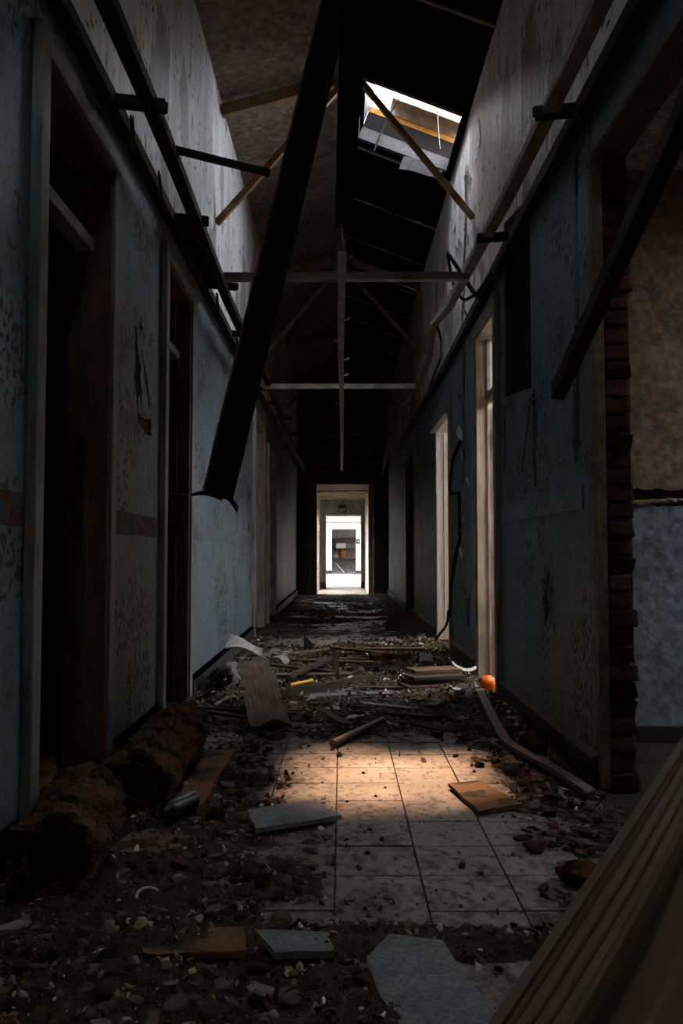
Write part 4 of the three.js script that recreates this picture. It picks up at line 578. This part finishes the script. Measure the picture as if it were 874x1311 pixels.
lie('lath', -0.96, 0.05, 5.04, -0.44, 0.03, 4.76, 0.028, 0.015, M.plankDark, 'second thin dark lath crossing the pale one', 'lath', { seed: 67 });
lie('lath', 0.27, 0.012, 4.47, 0.41, 0.012, 4.26, 0.014, 0.008, M.plankPale, 'tiny pale lath beside the round batten', 'lath', { seed: 68 });
{ const A = V(-0.045, 0.025, 4.22), B = V(0.24, 0.035, 4.78), o = mesh('round_batten', new THREE.CylinderGeometry(0.016, 0.02, A.distanceTo(B), 14, 6), M.plankPale, scene, A.clone().add(B).multiplyScalar(0.5)); o.quaternion.setFromUnitVectors(up0, B.clone().sub(A).normalize()); tag(o, 'pale round batten lying behind the sunlit patch', 'batten'); }
tag(mesh('bent_trim', sweepGeo([[0.945, 0.05, 5.68], [0.90, 0.04, 5.1], [0.865, 0.03, 4.6], [0.845, 0.03, 4.22], [0.88, 0.035, 3.98], [0.93, 0.04, 3.72], [1.0, 0.03, 3.36]].map((p) => V(...p)), 0.05, 0.022, 30), mat([0.22, 0.16, 0.13], 0.5, { map: scaled(T.grain, 2, 2) }), scene), 'long bent strip of trim running from the orange ball to the brick pier', 'trim');
lie('fallen_plank', -0.53, 0.03, 6.5, 0.06, 0.05, 6.4, 0.10, 0.018, M.plankMid, 'brown plank lying flat behind the yellow tube', 'plank', { seed: 71, jag: 0.04 });
lie('fallen_plank', -0.21, 0.015, 5.34, 0.2, 0.02, 5.62, 0.06, 0.015, M.plankDark, 'short dark plank flat in front of the heavy edge plank', 'plank', { seed: 72, jag: 0.03 });
lie('fallen_plank', -0.6, 0.05, 6.95, 0.12, 0.02, 6.62, 0.09, 0.018, M.plankDark, 'dark plank lying slantwise past the black upright stick', 'plank', { seed: 73, jag: 0.03 });
lie('fallen_plank', -0.48, 0.03, 7.4, 0.3, 0.06, 7.0, 0.08, 0.02, M.plankMid, 'brown plank with one end raised toward the yellowish roll', 'plank', { seed: 74, jag: 0.03 });
lie('fallen_plank', -0.05, 0.03, 8.2, 0.8, 0.05, 8.05, 0.09, 0.025, M.plankMid, 'brown plank lying across the corridor behind the yellowish roll', 'plank', { seed: 75, jag: 0.02 });
lie('fallen_plank', -0.1, 0.07, 8.0, 0.62, 0.03, 7.7, 0.07, 0.02, M.slabTan, 'tan plank lying on the others behind the yellowish roll', 'plank', { seed: 76, jag: 0.02 });
lie('fallen_plank', -0.4, 0.085, 6.05, -0.05, 0.10, 7.1, 0.07, 0.018, M.plankDark, 'dark plank pointing away between the torn board and upright stick', 'plank', { seed: 77, jag: 0.03 });
lie('fallen_plank', 0.14, 0.02, 5.95, 0.43, 0.025, 5.9, 0.06, 0.02, M.plankDark, 'dark plank leading to the small plank stack', 'plank', { seed: 78, jag: 0.03 });
for (const [k, y, a, b, dd] of [[0, 0.015, 0.45, 0.9, 6.05], [1, 0.042, 0.47, 0.93, 6.2], [2, 0.07, 0.5, 0.9, 6.12], [3, 0.098, 0.52, 0.88, 6.25]]) lie('stacked_board', a, y, dd, b, y, dd + 0.12, 0.26 - k * 0.02, 0.022, k % 2 ? M.plankMid : M.plankDark, ['lowest board of the small plank stack before the cream doorway', 'second board of the small plank stack before the cream doorway', 'third board of the small plank stack before the cream doorway', 'topmost board of the small plank stack before the cream doorway'][k], 'board', { seed: 80 + k, jag: 0.02 });
{ const g = sheetGeo((u, v) => new THREE.Vector3(0.86 + 0.2 * u, 0.03 + 0.10 * (1 - u) ** 2 + 0.05 * u * u + 0.02 * Math.sin(v * 5), -(6.42 + 0.1 * v + 0.06 * u)), 12, 5, 0.005); tag(mesh('curled_paper', g, litterMat.pale, scene), 'white curled strip of paper between plank stack and cream doorway', 'paper'); }
{ const g = sheetGeo((u, v) => { const a = u * 2.6; return new THREE.Vector3(-0.58 + 0.07 * Math.cos(a) + 0.05 * v, 0.012 + 0.07 * Math.sin(a), -(7.2 + 0.14 * v)); }, 12, 5, 0.006); tag(mesh('curled_paper', g, litterMat.pale, scene), 'white curled-up sheet behind the torn board', 'paper'); }
{ const g = sheetGeo((u, v) => new THREE.Vector3(-0.38 + 0.22 * u * (1 - 0.4 * v), 0.005 + 0.14 * v * (1 - u), -(8.4 + 0.1 * u)), 6, 6, 0.01); tag(mesh('dark_scrap', g, litterMat.black, scene), 'black triangular scrap sticking up at the far edge of the debris', 'scrap'); }
// small finds near the rolls
{
  const A = V(-0.645, 0.062, 2.99), B = V(-0.555, 0.071, 3.13), L = A.distanceTo(B), b = group('bottle', A.clone().add(B).multiplyScalar(0.5), 'crushed black plastic bottle lying between roll and tan strip', 'bottle'), pr = [[0.0005, 0], [0.033, 0.002], [0.036, 0.012], [0.034, 0.05], [0.037, 0.07], [0.035, 0.12], [0.03, 0.14], [0.016, 0.155], [0.016, L], [0.0005, L]].map((p) => new THREE.Vector2(...p));
  const bm = mat([0.015, 0.015, 0.017], 0.35), q = mesh('body', new THREE.LatheGeometry(pr, 22).translate(0, -L / 2, 0), bm, b); q.quaternion.setFromUnitVectors(up0, A.clone().sub(B).normalize()); const lb = mesh('label_band', new THREE.CylinderGeometry(0.0365, 0.0365, 0.03, 20, 1, true), mat([0.05, 0.05, 0.055], 0.5), b); lb.quaternion.copy(q.quaternion);
}
{ const o = mesh('tin_ring', new THREE.TorusGeometry(0.031, 0.004, 8, 28), mat([0.5, 0.48, 0.42], 0.4, { metalness: 0.8 }), scene, V(-0.55, 0.024, 2.38)); o.rotation.set(-1.25, 0.1, 0.2); tag(o, 'metal ring of an old tin standing aslant in the dirt', 'ring'); }
{ const g = sheetGeo((u, v) => new THREE.Vector3((u - 0.5) * 0.075 + 0.01 * vnoise(v * 4, 2, 1), 0.02 + 0.012 * vnoise(u * 4, v * 4, 9), (v - 0.5) * 0.05 + 0.012 * vnoise(u * 5, 3, 4)), 8, 6, 0.003); tag(mesh('paper_scrap', g, litterMat.pale, scene, V(-0.53, 0.01, 2.19)), 'crumpled white paper scrap in the dirt before the tin ring', 'paper'); }
// the big fallen trim in the right foreground
{
  const P0 = new THREE.Vector3(0.215, 0.25, -1.3), P1 = new THREE.Vector3(1.25, 0.66, -2.62), L = P1.clone().sub(P0), W = new THREE.Vector3(0.14, -0.22, 0.14), N = L.clone().cross(W).normalize().multiplyScalar(-1);
  if (N.z < 0) N.multiplyScalar(-1);
  const prof = (u) => u < 0.04 ? 0.012 * Math.sin(u / 0.04 * Math.PI) : u < 0.30 ? 0.0045 * Math.sin((u - 0.04) / 0.26 * Math.PI * 7) : u < 0.35 ? 0.014 * Math.sin((u - 0.30) / 0.05 * Math.PI) : u < 0.8 ? -0.10 * sstep(0.34, 0.62, u) : -0.10 + 0.09 * sstep(0.78, 1, u);
  const g = sheetGeo((u, v) => P0.clone().addScaledVector(L, v).addScaledVector(W, u * (1 + 0.1 * Math.sin(v * 5))).addScaledVector(N, prof(u) + 0.012 * Math.sin(v * 4 + u * 2)), 96, 30, 0.012);
  tag(mesh('fallen_trim', g, mat([0.105, 0.072, 0.046], 0.66, { bumpMap: scaled(T.grainBump, 5, 5), bumpScale: 0.0004 }), scene), 'large brown fluted ceiling trim fallen slantwise in the right foreground', 'trim');
}
renderer.render(scene, camera);
